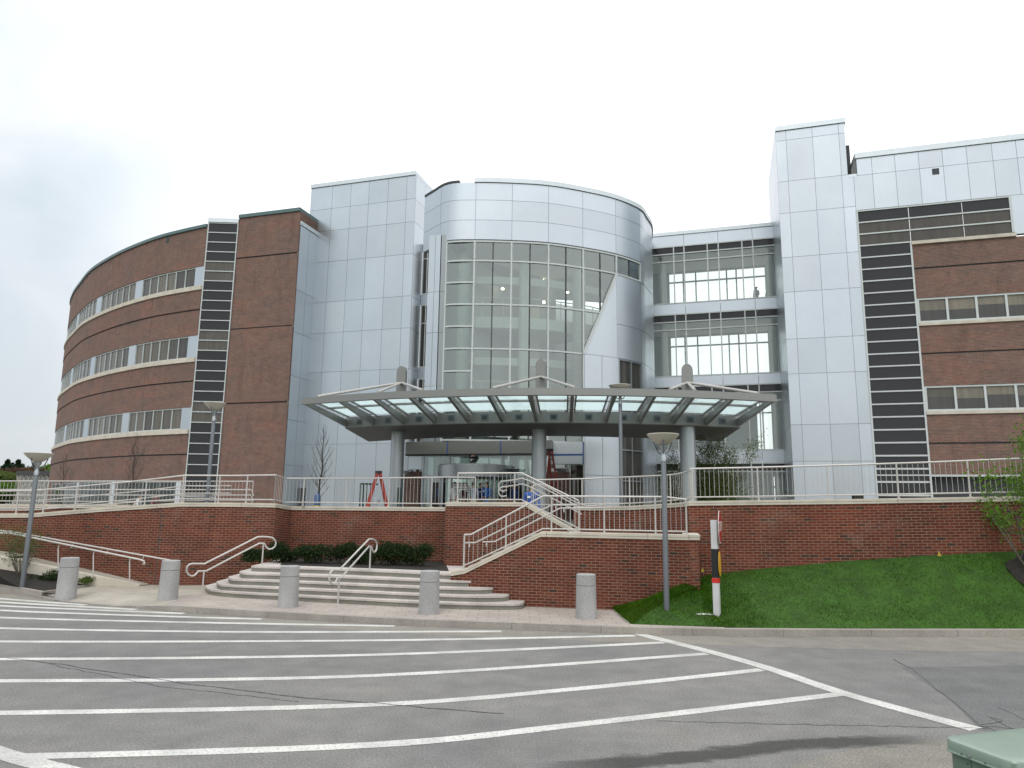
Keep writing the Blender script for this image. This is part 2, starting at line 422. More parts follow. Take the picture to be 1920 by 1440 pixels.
# ------------------------------------------------------------------ world, sun, camera
w = bpy.data.worlds.new('World'); sc.world = w; w.use_nodes = True; nt = w.node_tree
bg = nt.nodes['Background']; bg.inputs['Strength'].default_value = .1
SUN_EL, SUN_AZ = R(52), R(200)      # azimuth measured clockwise from +Y
sky = nt.nodes.new('ShaderNodeTexSky'); sky.sky_type = 'NISHITA'; sky.sun_disc = False
sky.sun_elevation = SUN_EL; sky.sun_rotation = SUN_AZ; sky.air_density = 1.2; sky.dust_density = 2
tc = nt.nodes.new('ShaderNodeTexCoord')
mp = nt.nodes.new('ShaderNodeMapping'); mp.inputs['Scale'].default_value = (1.0, 1.0, 1.5); nt.links.new(tc.outputs['Generated'], mp.inputs['Vector'])
def wnoise(scale, detail, rough=.55):
    n = nt.nodes.new('ShaderNodeTexNoise'); n.inputs['Scale'].default_value = scale; n.inputs['Detail'].default_value = detail
    n.inputs['Roughness'].default_value = rough; n.inputs['Distortion'].default_value = .4
    nt.links.new(mp.outputs[0], n.inputs['Vector']); return n.outputs['Fac']
def wramp(fac, stops):
    r = nt.nodes.new('ShaderNodeValToRGB'); e = r.color_ramp.elements
    while len(e) < len(stops): e.new(.5)
    for el, (p, c) in zip(e, stops): el.position = p; el.color = (*c, 1)
    nt.links.new(fac, r.inputs[0]); return r.outputs[0]
def wmix(fac, a, b, blend='MIX'):
    n = nt.nodes.new('ShaderNodeMix'); n.data_type = 'RGBA'; n.blend_type = blend
    if isinstance(fac, (int, float)): n.inputs[0].default_value = fac
    else: nt.links.new(fac, n.inputs[0])
    for sck, v in ((n.inputs[6], a), (n.inputs[7], b)):
        if isinstance(v, tuple): sck.default_value = (*v, 1)
        else: nt.links.new(v, sck)
    return n.outputs[2]
sep = nt.nodes.new('ShaderNodeSeparateXYZ'); nt.links.new(tc.outputs['Generated'], sep.inputs[0])
def wmath(op, a, b=0.0, clamp=False):
    n = nt.nodes.new('ShaderNodeMath'); n.operation = op; n.use_clamp = clamp
    for sck, v in ((n.inputs[0], a), (n.inputs[1], b)):
        if isinstance(v, (int, float)): sck.default_value = v
        else: nt.links.new(v, sck)
    return n.outputs[0]
# overcast deck: dim blue-grey cloud to the west (-X), bright white to the east and overhead
shade = wramp(wnoise(2.6, 6, .5), [(.30, (6.0, 6.9, 7.5)), (.46, (7.4, 8.0, 8.5)), (.56, (8.4, 8.75, 9.0)), (.68, (9.6, 9.7, 9.8))])
bright = wramp(wnoise(2.0, 4), [(.3, (11.5, 11.6, 11.8)), (.7, (13.5, 13.5, 13.5))])
west = wmath('MULTIPLY_ADD', sep.outputs[0], -3.2); nt.nodes[-1].inputs[2].default_value = -.75
west = wmath('MAXIMUM', west, 0.0); west = wmath('MINIMUM', west, 1.0)
deck = wmix(west, bright, shade)
zen = wmath('MULTIPLY_ADD', sep.outputs[2], .75); nt.nodes[-1].inputs[2].default_value = .92
zz = nt.nodes.new('ShaderNodeCombineXYZ'); [nt.links.new(zen, zz.inputs[i]) for i in range(3)]
deck = wmix(1.0, deck, zz.outputs[0], 'MULTIPLY')
final = wmix(.9, sky.outputs[0], deck)
nt.links.new(final, bg.inputs['Color'])
sd = bpy.data.lights.new('sun', 'SUN'); sd.energy = .9; sd.angle = R(25); sd.color = (1, .96, .9)
so = bpy.data.objects.new('sun', sd); C.objects.link(so)
sv = Vector((math.sin(SUN_AZ)*math.cos(SUN_EL), math.cos(SUN_AZ)*math.cos(SUN_EL), math.sin(SUN_EL)))
so.rotation_euler = sv.to_track_quat('Z', 'Y').to_euler(); so.location = sv*60
cd = bpy.data.cameras.new('camera'); cam = bpy.data.objects.new('camera', cd); C.objects.link(cam); sc.camera = cam
cd.sensor_fit = 'HORIZONTAL'; cd.sensor_width = 36; cd.lens = F/1920*36; cd.clip_end = 5000; cd.clip_start = .05
m = Matrix.Identity(4)
for i in range(3): m[i][0] = RT[i]; m[i][1] = UP[i]; m[i][2] = -FW[i]; m[i][3] = EYE[i]
cam.matrix_world = m
sc.view_settings.view_transform = 'Standard'; sc.view_settings.look = 'None'; sc.view_settings.exposure = 0; sc.view_settings.gamma = 1
sc.cycles.max_bounces = 10; sc.cycles.transparent_max_bounces = 16; sc.cycles.use_denoising = True
sc.cycles.caustics_reflective = False; sc.cycles.caustics_refractive = False

# ================================================================== GROUND, ROAD, PAVEMENT
ZS = .12      # pavement level
ZT = 1.9      # terrace level
g = MB(); g.poly([(-900, -400, -.06), (900, -400, -.06), (900, 1800, -.06), (-900, 1800, -.06)])
struct(g.build('ground', M['meadow']))
kerb_px = [(-330, 1078), (-120, 1093), (0, 1110), (45, 1117), (90, 1125), (165, 1133), (250, 1140.5), (350, 1149), (560, 1162), (760, 1173), (1000, 1182), (1180, 1189), (1450, 1193.5), (1920, 1194), (2400, 1192)]
kerb_line = catmull([at_z(x, y, 0).xy for x, y in kerb_px], 4)
KL = PL(kerb_line)
road = MB()
front = [(-60, 6.25), (-20, 6.25), (0, 6.2), (6, 6.0), (20, 5.6), (40, 5.0)]
rp = [(p.x, p.y, 0) for p in kerb_line]
rp = [(-60, rp[0][1]+12, 0)]+rp+[(40, rp[-1][1]-.5, 0)]
road.poly(rp+[(x, y, 0) for x, y in front[::-1]])
struct(road.build('road', M['asphalt']))
def sheet(name, px, z, mat, lab=None):
    b = MB(); b.poly([tuple(at_z(x, y, 0).xy)+(z,) for x, y in px]); o = struct(b.build(name, mat)); return o
# pale dusty gutter zone beside the kerb and on the east half of the road
gut = [at_z(x, y, 0).xy for x, y in [(-100, 1112), (0, 1127), (250, 1152), (560, 1176), (850, 1192), (1150, 1204), (1400, 1212), (1700, 1220), (2300, 1226)]]
b = MB(); a = [p.xy for p in kerb_line if p.x > -14][:-1]
b.poly([(p.x, p.y-.004, .0015) for p in a]+[(p.x, p.y, .0015) for p in gut[::-1]]); struct(b.build('road_edge', M['asphalt_pale']))
sheet('road_patch', [(1690, 1251), (2300, 1243), (2300, 1385), (1990, 1378), (1840, 1370), (1780, 1310)], .002, M['asphalt_dark'])
def blob(px, n=6): return [p for p in catmull([Vector(q) for q in px+[px[0]]], n)][:-1]
sheet('road_apron', [(1480, 1440), (1540, 1418), (1620, 1402), (1710, 1392), (1820, 1384), (2050, 1372), (2050, 1470), (1900, 1500), (1300, 1500)], .0025, M['apron'])
def strip(mb, px, width, z, jitter=0):
    P = catmull([Vector(at_z(x, y, 0).xy) for x, y in px], 8); pl = PL(P)
    L = []; Rr = []
    for i, p in enumerate(pl.p):
        n = pl.vn[i]; wv = width*(1+random.uniform(-jitter, jitter))
        L.append((*(p+n*wv/2), z)); Rr.append((*(p-n*wv/2), z))
    for i in range(len(L)-1):
        mb.poly([L[i], L[i+1], Rr[i+1], Rr[i]], 0, [(pl.c[i], 1), (pl.c[i+1], 1), (pl.c[i+1], 0), (pl.c[i], 0)])
stripes = [
    [(-330, 1424), (0, 1420), (700, 1397), (1100, 1357), (1572, 1302)], [(-330, 1333), (0, 1337), (700, 1321.6), (1100, 1290), (1428, 1256)],
    [(-330, 1273), (0, 1277), (700, 1267), (1325, 1226)], [(-330, 1229), (0, 1236), (700, 1228), (1245, 1205)],
    [(-330, 1194), (0, 1203), (700, 1201), (1190, 1192)], [(-300, 1166), (0, 1178), (450, 1185), (940, 1184)],
    [(-280, 1142), (0, 1158), (350, 1167), (740, 1174)], [(-250, 1128), (0, 1144.5), (250, 1154), (490, 1161)],
    [(-200, 1121), (0, 1136), (345, 1150.5)], [(-150, 1115), (0, 1129), (255, 1143)], [(-100, 1112), (0, 1122.5), (160, 1134.5)]]
mk = MB()
for s in stripes: strip(mk, s, .185, .0035, .06)
strip(mk, [(1196, 1188.5), (1330, 1222), (1440, 1253), (1585, 1301), (1830, 1368)], .25, .0043, .04)
strip(mk, [(-250, 1330), (0, 1412), (130, 1447), (260, 1480)], .22, .0043, .04)
struct(mk.build('road_marking', M['paint']))
sb = MB(); strip(sb, [(1000, 1446), (1180, 1431), (1330, 1418), (1470, 1400), (1600, 1393), (1760, 1388)], .62, .003)
STAIN_L.inputs[0].default_value = sb.UV[-1][1][0]
struct(sb.build('road_stain', M['stain']))
ck = MB()
def crack(px, wd):
    pts = []
    for (x0, y0), (x1, y1) in zip(px, px[1:]):
        k = max(2, int(math.hypot(x1-x0, y1-y0)/14))
        for i in range(k): pts.append((x0+(x1-x0)*i/k+random.uniform(-2, 2), y0+(y1-y0)*i/k+random.uniform(-1, 1)))
    pts.append(px[-1]); strip(ck, pts[::2] if len(pts) > 60 else pts, wd, .0052, .5)
for px, wd in (([(0, 1233), (120, 1247), (330, 1279), (560, 1308), (700, 1318), (800, 1328), (960, 1340)], .02), ([(90, 1245), (300, 1287), (560, 1316)], .012),
               ([(1230, 1352), (1500, 1359), (1780, 1364), (1850, 1366)], .012), ([(1675, 1236), (1710, 1256), (1790, 1318), (1838, 1360), (1870, 1372)], .014),
               ([(1840, 1360), (1880, 1352), (1850, 1344)], .016), ([(1838, 1362), (1900, 1366)], .016), ([(1855, 1345), (1900, 1368)], .012), ([(1870, 1326), (1925, 1352)], .01)):
    crack(px, wd)
struct(ck.build('road_crack', M['crack']))
rnd = random.Random(5)
# near bank on which the photographer stands
bk = MB(); xs = [-60, -20, 0, 6, 20, 40]
rows = [(lambda x, y: (x, y, -.02)), (lambda x, y: (x, y-1.2, .35)), (lambda x, y: (x, y-2.9, .88)), (lambda x, y: (x, y-9, .95)), (lambda x, y: (x, y-60, 1.0))]
for r0, r1 in zip(rows, rows[1:]):
    for (xa, ya), (xb, yb) in zip(front, front[1:]): bk.poly([r1(xa, ya), r1(xb, yb), r0(xb, yb), r0(xa, ya)])
struct(bk.build('near_bank', M['soil']))
# kerb stones with a dropped stretch
sA, _ = KL.hit(90, 1125); sB, _ = KL.hit(250, 1140); sC, _ = KL.hit(30, 1115); sD, _ = KL.hit(330, 1147)
zk = zpw([(0, .135), (sC, .135), (sA+.3, .02), (sB-.5, .02), (sD, .135), (KL.L, .135)])
kb = MB(); t0 = 0
while t0 < KL.L:
    kb.band(KL, t0+.004, min(KL.L, t0+1.83)-.004, -.1, zk, 0, .16); t0 += 1.83
kb.band(KL, 0, KL.L, -.1, lambda s: zk(s)-.012, -.006, .14, mi=1); zk2 = zk
struct(kb.build('kerb', [M['kerb'], M['joint']]))
# wall lines in plan
wl_left = [colp(-420, 21.8), colp(0, 21.6), colp(60, 21.5), colp(340, 20.9), colp(517, 21.5)]
LEFT = PL(wl_left)
LINK = PL([colp(517, 21.5), colp(545, 22.5)])
PLANT = PL([colp(545, 22.5), colp(836, 21.7)])
PIER = PL([colp(836, 20.5), colp(1085, 19.9)])
PSIDE = PL([colp(836, 21.7), colp(836, 20.5)])
FLANK = PL([colp(849, 18.0), colp(1290, 17.0)])
RIGHT = PL([colp(1292, 18.55), colp(1900, 16.75), colp(2500, 15.2)])
CURVE = PL(catmull([colp(1075, 21.6), colp(1110, 21.5), colp(1180, 21.0), colp(1240, 20.2), colp(1275, 19.3), colp(1292, 18.55)], 5))
# pavement slab between kerb and walls
inner = [p for p in kerb_line if -16 < p.x < 4.2]
def off(p, d): 
    s = min(range(len(KL.p)), key=lambda i: (KL.p[i]-Vector((p[0], p[1]))).length); return KL.p[s]-KL.vn[s]*d
pv = MB(); pc = MB()
for i in range(len(KL.p)-1):
    a, b_ = KL.p[i], KL.p[i+1]; na, nb = KL.vn[i], KL.vn[i+1]
    if a.x < -16 or b_.x > 4.7: continue
    za, zb = zk2(KL.c[i])-.006, zk2(KL.c[i+1])-.006
    tgt = pc if a.x < -8.35 else pv
    p0 = a-na*.155; p1 = b_-nb*.155
    tgt.poly([(p0.x, p0.y, za), (p1.x, p1.y, zb), (p1.x, p1.y+.9, ZS), (p0.x, p0.y+.9, ZS)])
    tgt.poly([(p0.x, p0.y+.9, ZS), (p1.x, p1.y+.9, ZS), (p1.x, 21.5, ZS), (p0.x, 21.5, ZS)])
struct(pv.build('pavement', M['paver'])); struct(pc.build('ramp_landing', M['concrete']))
# terrace plateau
tp = MB()
inn = [LEFT.at(s)[0]-LEFT.at(s)[1]*.2 for s in LEFT.c]+[LINK.p[1]+Vector((0, .2)), PLANT.p[1]+Vector((0, .2))]
inn += [PIER.p[0]+Vector((0, .3)), Vector(colp(985, 20.6))]+[Vector(colp(1000, 22.2))]+[p+Vector((-.1, .25)) for p in CURVE.p]+[p+Vector((0, .25)) for p in RIGHT.p[1:]]
inn = [p for p in inn]
tp.poly([(p.x, p.y, ZT) for p in inn]+[(60, 15, ZT), (60, 200, ZT), (-160, 200, ZT), (-160, 16, ZT)])
struct(tp.build('terrace', M['terrace']))

# ================================================================== WALLS WITH COPINGS
def wall(name, label, pl, s0, s1, zb, zt, thick=.35, cop_h=.12, over=.035, cap0=0, cap1=0, follow=True, joint=2.4):
    p, n = pl.at((s0+s1)/2)
    root = thing(name, label, 'wall', (p.x, p.y, zc(zb)((s0+s1)/2)))
    zt = zc(zt); 
    ztc = (lambda s: zt(s)-cop_h)
    if hasattr(zt, 'knots'): ztc.knots = zt.knots
    b = MB(); b.band(pl, s0, s1, zb, ztc, 0, thick, vtop=(ztc if follow else None)); b.build('brickwork', M['brick_low'], root)
    c = MB(); t = s0-cap0
    # coping stones: rounded front edge from two stacked courses
    stops = [s0-cap0]
    while stops[-1]+joint*1.4 < s1+cap1: stops.append(stops[-1]+joint)
    stops.append(s1+cap1)
    for a, e in zip(stops, stops[1:]):
        f1 = lambda s: zt(s)-cop_h*.5; f0 = lambda s: zt(s)-cop_h+.002; f2 = lambda s: zt(s)
        for f in (f0, f1, f2):
            if hasattr(zt, 'knots'): f.knots = zt.knots
        c.band(pl, a+.005, e-.005, f0, f1, over*.7, thick+over*1.4)
        f1b = lambda s: zt(s)-cop_h*.5+.002
        f2a = lambda s: zt(s)-.022; f2b = lambda s: zt(s)-.020
        for f in (f1b, f2a, f2b):
            if hasattr(zt, 'knots'): f.knots = zt.knots
        c.band(pl, a+.005, e-.005, f1b, f2a, over, thick+over*2)
        c.band(pl, a+.005, e-.005, f2b, f2, over-.018, thick+over*2-.036)
    c.build('coping', M['stone'], root)
    return root
def zline(pl, px):    # heights along a wall line from picture points
    out = []
    for x, y in px:
        s, z = pl.hit(x, y); out.append((s, z))
    return zpw(out)
zl = zline(LEFT, [(-300, 962), (0, 963), (52, 963), (90, 960), (190, 952), (340, 942), (430, 942.5), (517, 944)])
lw_ = wall('retaining_wall', 'long red brick ramp wall with coping sloping up behind the bare curb ramp handrails', LEFT, 0, LEFT.L, -.1, zl, follow=False)
_, zlk = LINK.hit(517, 944); _, zlk2 = LINK.hit(545, 949)
wall('retaining_wall', 'short angled red brick return between the ramp wall and the wall behind the dark shrubs', LINK, 0, LINK.L, -.1, zpw([(0, zlk), (LINK.L, zlk2)]), joint=9)
_, zp1 = PLANT.hit(836, 951)
wall('retaining_wall', 'red brick terrace wall behind the row of dark shrubs above the stone steps', PLANT, 0, PLANT.L, -.1, zpw([(0, zlk2), (PLANT.L, zp1)]))
zpr = zline(PIER, [(836, 941), (985, 941.5), (1085, 998)])
pr = wall('stair_wall', 'red brick stair wall with raised coping that slopes down behind the landing railing', PIER, 0, PIER.L, -.1, zpr, cap0=.04, follow=False)
b = MB(); b.band(PSIDE, 0, PSIDE.L-.003, -.1, zpr(0)-.125, 0, .3, vtop=lambda s: zpr(0)-.125); b.build('side_face', M['brick_low'], pr)
zfl = zline(FLANK, [(849, 1070), (872, 1066), (1014, 997), (1290, 1003)])
fl = wall('stair_wall', 'front red brick stair wall with sloped cream coping rising from the stone steps', FLANK, 0, FLANK.L, -.1, zfl, thick=.38, cap0=.02, follow=False)
FEND = PL(catmull([FLANK.p[1], FLANK.p[1]+Vector((.17, .03)), FLANK.p[1]+Vector((.27, .14)), FLANK.p[1]+Vector((.32, .4)), colp(1302, 18.7)], 5))
b = MB(); ze = zfl(FLANK.L); b.band(FEND, .003, FEND.L, -.1, ze-.12, 0, .3, vtop=lambda s: ze-.12); b.build('rounded_end', M['brick_low'], fl)
b = MB(); b.band(FEND, .003, FEND.L-.4, ze-.118, ze-.05, .025, .36); b.band(FEND, .003, FEND.L-.4, ze-.048, ze, .035, .38); b.build('rounded_coping', M['stone'], fl)
zcv = zline(CURVE, [(1109, 949.5), (1180, 948.5), (1250, 944), (1292, 940)])
wall('curved_wall', 'curved red brick wall with cream coping behind the stair landing railing', CURVE, 0, CURVE.L-.05, .2, zcv, joint=30)
zrt = zline(RIGHT, [(1292, 939.5), (1600, 935.5), (1920, 930), (2300, 923)])
rw_ = wall('retaining_wall', 'long red brick wall with cream coping standing above the green lawn', RIGHT, 0, RIGHT.L, -.1, zrt, joint=1.3*1.9, cap0=.03)
IN2 = PL([colp(-300, 23.0), colp(0, 23.2), colp(245, 23.5)])
zi2 = zline(IN2, [(-300, 946), (0, 945.5), (245, 946.5)])
wall('low_wall', 'low inner brick ramp wall with tan coping seen through the sloping ramp railing', IN2, 0, IN2.L, 1.2, zi2)

def move_joint(root_, pl_, s_, zt_):
    b = MB(); b.band(pl_, s_-.008, s_+.008, -.1, zt_-.125, .004, .05); b.build('movement_joint', M['joint'], root_)
move_joint(rw_, RIGHT, RIGHT.hit(1893, 980)[0], zrt(RIGHT.hit(1893, 980)[0])); move_joint(lw_, LEFT, LEFT.hit(300, 1000)[0], zl(LEFT.hit(300, 1000)[0]))

# ================================================================== LAWN
NR = 22; lawn = MB(); s_pts = []
wl_base = [(1292, 1086), (1330, 1078), (1380, 1071), (1450, 1063), (1600, 1050), (1760, 1040), (1920, 1031), (2300, 1012)]
def wall_point(pl, x, y):
    s, z = pl.hit(x, y); p, n = pl.at(s); return Vector((p.x+n.x*.01, p.y+n.y*.01, z))
top_line = [wall_point(FLANK, 1150, 1140), wall_point(FLANK, 1185, 1130), wall_point(FLANK, 1225, 1118), wall_point(FLANK, 1262, 1101), wall_point(FLANK, 1286, 1093)]+[Vector((*(FEND.at(FEND.L*f)[0]), 0))+Vector((.02, 0, .71+.08*f)) for f in (.14, .3, .55, .8)]+[wall_point(RIGHT, x, y) for x, y in wl_base[1:]]
bot_px = [(1150, 1142), (1158, 1149), (1166, 1157), (1175, 1164), (1183, 1169), (1330, 1174), (1380, 1175), (1450, 1177), (1600, 1178), (1760, 1178), (1920, 1178), (2300, 1176)]
bot_line = [at_z(x, y, ZS+.022) for x, y in bot_px]
NC = 60
def interp(L, f):
    k = f*(len(L)-1); i = min(int(k), len(L)-2); return L[i].lerp(L[i+1], k-i)
grid = []
for j in range(NR+1):
    row = []
    for i in range(NC+1):
        a = interp(bot_line, i/NC); b_ = interp(top_line, i/NC); t = j/NR
        p = a.lerp(b_, t); h = b_.z-a.z
        p.z = a.z+h*(t**.92)+.10*h*math.sin(math.pi*t)+.012*noise.noise(Vector((p.x*.9, p.y*.9, 0)))
        row.append(p)
    grid.append(row)
idx = [[lawn.v(p-Vector((0, 0, .012))) for p in row] for row in grid]
for j in range(NR):
    for i in range(NC): lawn.f([idx[j][i], idx[j][i+1], idx[j+1][i+1], idx[j+1][i]])
struct(lawn.build('lawn', M['soil'], smooth=180))
gr = MB()
for k in range(52000):
    fi = random.random()*.93; fj = random.random()
    i = fi*NC; j = fj*NR; i0, j0 = int(i), min(int(j), NR-1)
    p = grid[j0][i0].lerp(grid[j0][min(i0+1, NC)], i-i0).lerp(grid[j0+1][i0].lerp(grid[j0+1][min(i0+1, NC)], i-i0), j-j0)
    a = random.random()*6.28; h = random.uniform(.022, .05)*(1+.5*noise.noise(p*1.3)); wd = .006
    d = Vector((math.cos(a)*wd, math.sin(a)*wd, 0)); l = Vector((random.uniform(-.03, .03), random.uniform(-.03, .03), h))
    q = p-Vector((0, 0, .014)); i1 = gr.v(q-d); i2 = gr.v(q+d); i3 = gr.v(q+l); gr.f([i1, i2, i3])
o = gr.build('grass', M['blade']); struct(o, 'stuff')
# light edging strip between pavers and lawn
e = MB(); P = [at_z(x, y, ZS) for x, y in ((1143, 1139), (1152, 1147), (1162, 1157), (1172, 1166), (1176, 1169))]
e.tube([p+Vector((-.06, 0, -.03)) for p in P], .05, 6); E1 = PL([p.xy for p in P])
e = MB(); e.band(E1, 0, E1.L, 0, ZS+.02, .0, .12); struct(e.build('pavement_edge', M['kerb']))

# ================================================================== STONE STEPS
ZST = [ZS+.14*(k+1) for k in range(5)]
step_px = [
    [(384.5, 1098), (392, 1104), (410, 1107), (450, 1110.5), (519, 1114), (650, 1121), (784, 1127.7), (880, 1131), (950, 1132), (975, 1131), (983, 1128)],
    [(406, 1090), (412, 1095), (430, 1097), (519, 1101.5), (650, 1107.5), (784, 1113.5), (880, 1117), (940, 1117), (956, 1113.5)],
    [(428, 1081), (434, 1085), (450, 1086), (519, 1088.5), (650, 1094), (784, 1100), (880, 1103), (920, 1102), (930, 1099.5)],
    [(449, 1071), (455, 1074), (475, 1075), (519, 1076), (650, 1081), (784, 1086.5), (880, 1089), (900, 1087)],
    [(471, 1061), (490, 1062), (519, 1062.8), (650, 1067), (784, 1073), (850, 1076)]]
p = at_z(650, 1135, ZS)
st = thing('stone_steps', 'broad curved flight of five grey granite steps between the two brick walls', 'steps', (p.x, p.y, ZS))
for k, px in enumerate(step_px):
    ln = catmull([at_z(x, y, ZST[k]).xy for x, y in px], 4)
    back = [Vector((ln[-1].x+.25, 21.7-k*.001)), Vector((ln[0].x+.0, 21.7-k*.001))]
    bp_ = [(q.x, q.y+.025) for q in ln]+[(q.x, q.y) for q in back]
    b = MB(); lo = (ZST[k-1]-.03) if k else -.05
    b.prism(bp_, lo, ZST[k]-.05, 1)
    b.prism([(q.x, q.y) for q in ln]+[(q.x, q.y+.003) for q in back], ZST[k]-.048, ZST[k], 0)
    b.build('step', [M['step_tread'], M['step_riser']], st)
pb = MB(); a0 = PLANT.p[0]; a1 = PLANT.p[1]
fr0 = at_z(520, 1059.5, .84); fr1 = at_z(840, 1071, .84)
pb.prism([(fr0.x, fr0.y+.25), (fr1.x, fr1.y+.25), (a1.x, a1.y), (a0.x, a0.y)], .5, .835)
struct(pb.build('planting_bed', M['mulch']))
# upper stair flight behind the front stair wall, from the lower landing up to the terrace
us = thing('concrete_stairs', 'concrete stair flight rising behind the front brick stair wall', 'stairs', (*FLANK.at(2)[0], .8))
za = ZST[4]; nA = 6; q0 = Vector(colp(880, 18.5)); q1 = Vector(colp(1010, 18.2))
dv = (q1-q0).normalized(); nn = Vector((-dv.y, dv.x)); zl_ = zfl(FLANK.hit(1100, 998)[0])-.12
for k in range(nA):
    a = q0.lerp(q1, k/nA); zt_ = za+(zl_-za)*(k+1)/nA
    e2 = q1+dv*3.6
    b = MB(); b.prism([a, e2, e2+nn*1.6, a+nn*1.6], zt_-.16-.001*k, zt_-.001*k if k else zt_); b.build('step', M['terrace'], us)
# ================================================================== LEFT RAMP AND BED
rk0 = at_Y(-330, 1002, 20.4); rk1 = at_Y(0, 1043, 20.4); rk2 = at_z(262, 1096, .17)
RK = PL([rk0.xy, rk1.xy, rk2.xy])
zrk = zpw([(0, rk0.z), (RK.c[1], rk1.z), (RK.L, rk2.z)])
zrk0 = lambda s: zrk(s)-.22
zrk0.knots = zrk.knots
rr = thing('access_ramp', 'sloping concrete access ramp with pale curb along the foot of the brick wall', 'ramp', (rk2.x, rk2.y, ZS))
b = MB(); b.band(RK, 0, RK.L, lambda s: max(-.1, zrk(s)-.45), zrk, .05, .18); b.build('curb', M['stone'], rr)
b = MB()
for s0, s1 in ((0, RK.c[1]), (RK.c[1], RK.L)):
    a, _ = RK.at(s0); c_, _ = RK.at(s1)
    b.poly([(a.x, a.y+.1, zrk(s0)-.06), (c_.x, c_.y+.1, zrk(s1)-.03), (c_.x+.3, c_.y+1.0, zrk(s1)-.03), (a.x, a.y+1.3, zrk(s0)-.06)])
b.build('ramp_surface', M['concrete'], rr)
bd = MB(); fpx = [(-330, 1062), (-120, 1078), (0, 1097), (40, 1104), (80, 1111), (120, 1106), (175, 1096)]
fl_ = [at_z(x, y, ZS+.02) for x, y in fpx]; bl = [Vector((*RK.at(s)[0], max(ZS+.05, zrk(s)-.28))) for s in [RK.L*i/6 for i in range(7)]]
for i in range(6): bd.poly([fl_[i], fl_[i+1], bl[i+1], bl[i]])
struct(bd.build('mulch_bed', M['mulch']))
e = MB(); E2 = PL([q.xy for q in fl_]); e.band(E2, 0, E2.L, 0, ZS+.05, .05, .1); struct(e.build('bed_edge', M['kerb']))
b = MB(); b.poly([(p_.x-na.x*.16, p_.y-na.y*.16, .125) for p_, na in zip(KL.p, KL.vn) if -24 < p_.x < -11.2]+[(q.x, q.y-.04, ZS+.015) for q in fl_[::-1][2:]]); struct(b.build('bed_margin', M['concrete']))

# ================================================================== BUILDINGS
VP, VL, VT, VB = 35.0, 36.9, 37.8, 43.0
def vline(v, u0, u1): return PL([bw(u0, v), bw(u1, v)])
def side_line(u, v0, v1): return PL([bw(u, v0), bw(u, v1)])
PRNG = random.Random(77)
def panels(mb, pl, ss, zs, out=.03, gap=.016, skip=None, depth=.04):
    for a, b in zip(ss, ss[1:]):
        for z0, z1 in zip(zs, zs[1:]):
            if skip and skip((a+b)/2, (z0+z1)/2): continue
            q_ = PRNG.uniform(.94, 1.05); mb.band(pl, a+gap/2, b-gap/2, z0+gap/2, z1-gap/2, out, depth, 0, (q_*PRNG.uniform(.99, 1.01), q_, q_*PRNG.uniform(.99, 1.01)))  # differing reflections from panel to panel are put into the colour as random tint
def grid_frame(mb, pl, ss, zs, wv=.07, wh=.07, out=.06, depth=.10, s0=None, s1=None, z0=None, z1=None):
    s0 = ss[0] if s0 is None else s0; s1 = ss[-1] if s1 is None else s1; z0 = zs[0] if z0 is None else z0; z1 = zs[-1] if z1 is None else z1
    for s in ss: mb.band(pl, s-wv/2, s+wv/2, z0, z1, out, depth)
    for z in zs: mb.band(pl, s0, s1, z-wh/2, z+wh/2, out-.004, depth-.01)
ROW = .6235
blinds = [(.62, .60, .56), (.45, .45, .44), (.60, .57, .51), (.36, .36, .37), (.80, .76, .68), (.52, .50, .47)]

# ---------------- curved brick wing
wing_uv = [(-57.5, 66), (-59.2, 61), (-59.6, 56), (-58.2, 51), (-55.3, 46.8), (-52.0, 44.0), (-48.5, 41.6), (-44.9, 39.3), (-41, 37.4), (-38.0, 36.2), (-34.9, 35.2), (-32.4, 34.68), (-30.42, 34.37)]
WING = PL([bw(u, v) for u, v in catmull(wing_uv, 4)])
q = WING.at(WING.L)[0]
wing = thing('brick_wing', 'curved brown brick building wing with three bands of ribbon windows', 'building', (q.x, q.y, ZT))
SE = WING.L
def wz(x, y): return WING.hit(x, y)[1]
ztop = WING.hit(391, 419)[1]
bands = []    # (z bottom, z top) of window bands from the top floor down
for yt, yb, xx in ((499, 535.5, 381), (629, 670.5, 368), (764, 805, 355)): bands.append((wz(xx, yb), wz(xx, yt)))
joints = [wz(372, 581), wz(359, 715), wz(349, 852)]
zb = MB()
lv = [ZT-.2, joints[2], bands[2][0]-.28, None, bands[2][1], joints[1], bands[1][0]-.28, None, bands[1][1], joints[0], bands[0][0]-.28, None, bands[0][1], ztop-.28]
segs = []
cur = lv[0]
b = MB()
brk = [(ZT-.2, joints[2]-.04, 0), (joints[2]+.04, bands[2][0]-.27, .035), (bands[2][1], joints[1]-.04, 0), (joints[1]+.04, bands[1][0]-.27, .035), (bands[1][1], joints[0]-.04, 0), (joints[0]+.04, bands[0][0]-.27, .035), (bands[0][1], ztop-.26, .0)]
for z0, z1, o_ in brk: b.band(WING, 0, SE, z0, z1, .05+o_, .35)
b.build('brick_wall', M['brick_high'], wing)
for j in joints: b = MB(); b.band(WING, 0, SE, j-.05, j+.05, .0, .3); b.build('brick_joint', M['joint'], wing)
for z0, z1 in bands:
    b = MB(); b.band(WING, 0, SE+.02, z0-.268, z0-.06, .16, .5); b.band(WING, 0, SE+.02, z0-.055, z0, .12, .4); b.build('window_sill', M['stone'], wing)
b = MB(); b.band(WING, 0, SE+.15, ztop-.258, ztop-.06, .14, .8); b.build('roof_coping', M['coping_metal'], wing)
b = MB(); b.band(WING, 4, SE, ztop-.6, ztop-.4, -.3, 12); b.build('roof', M['joint'], wing)
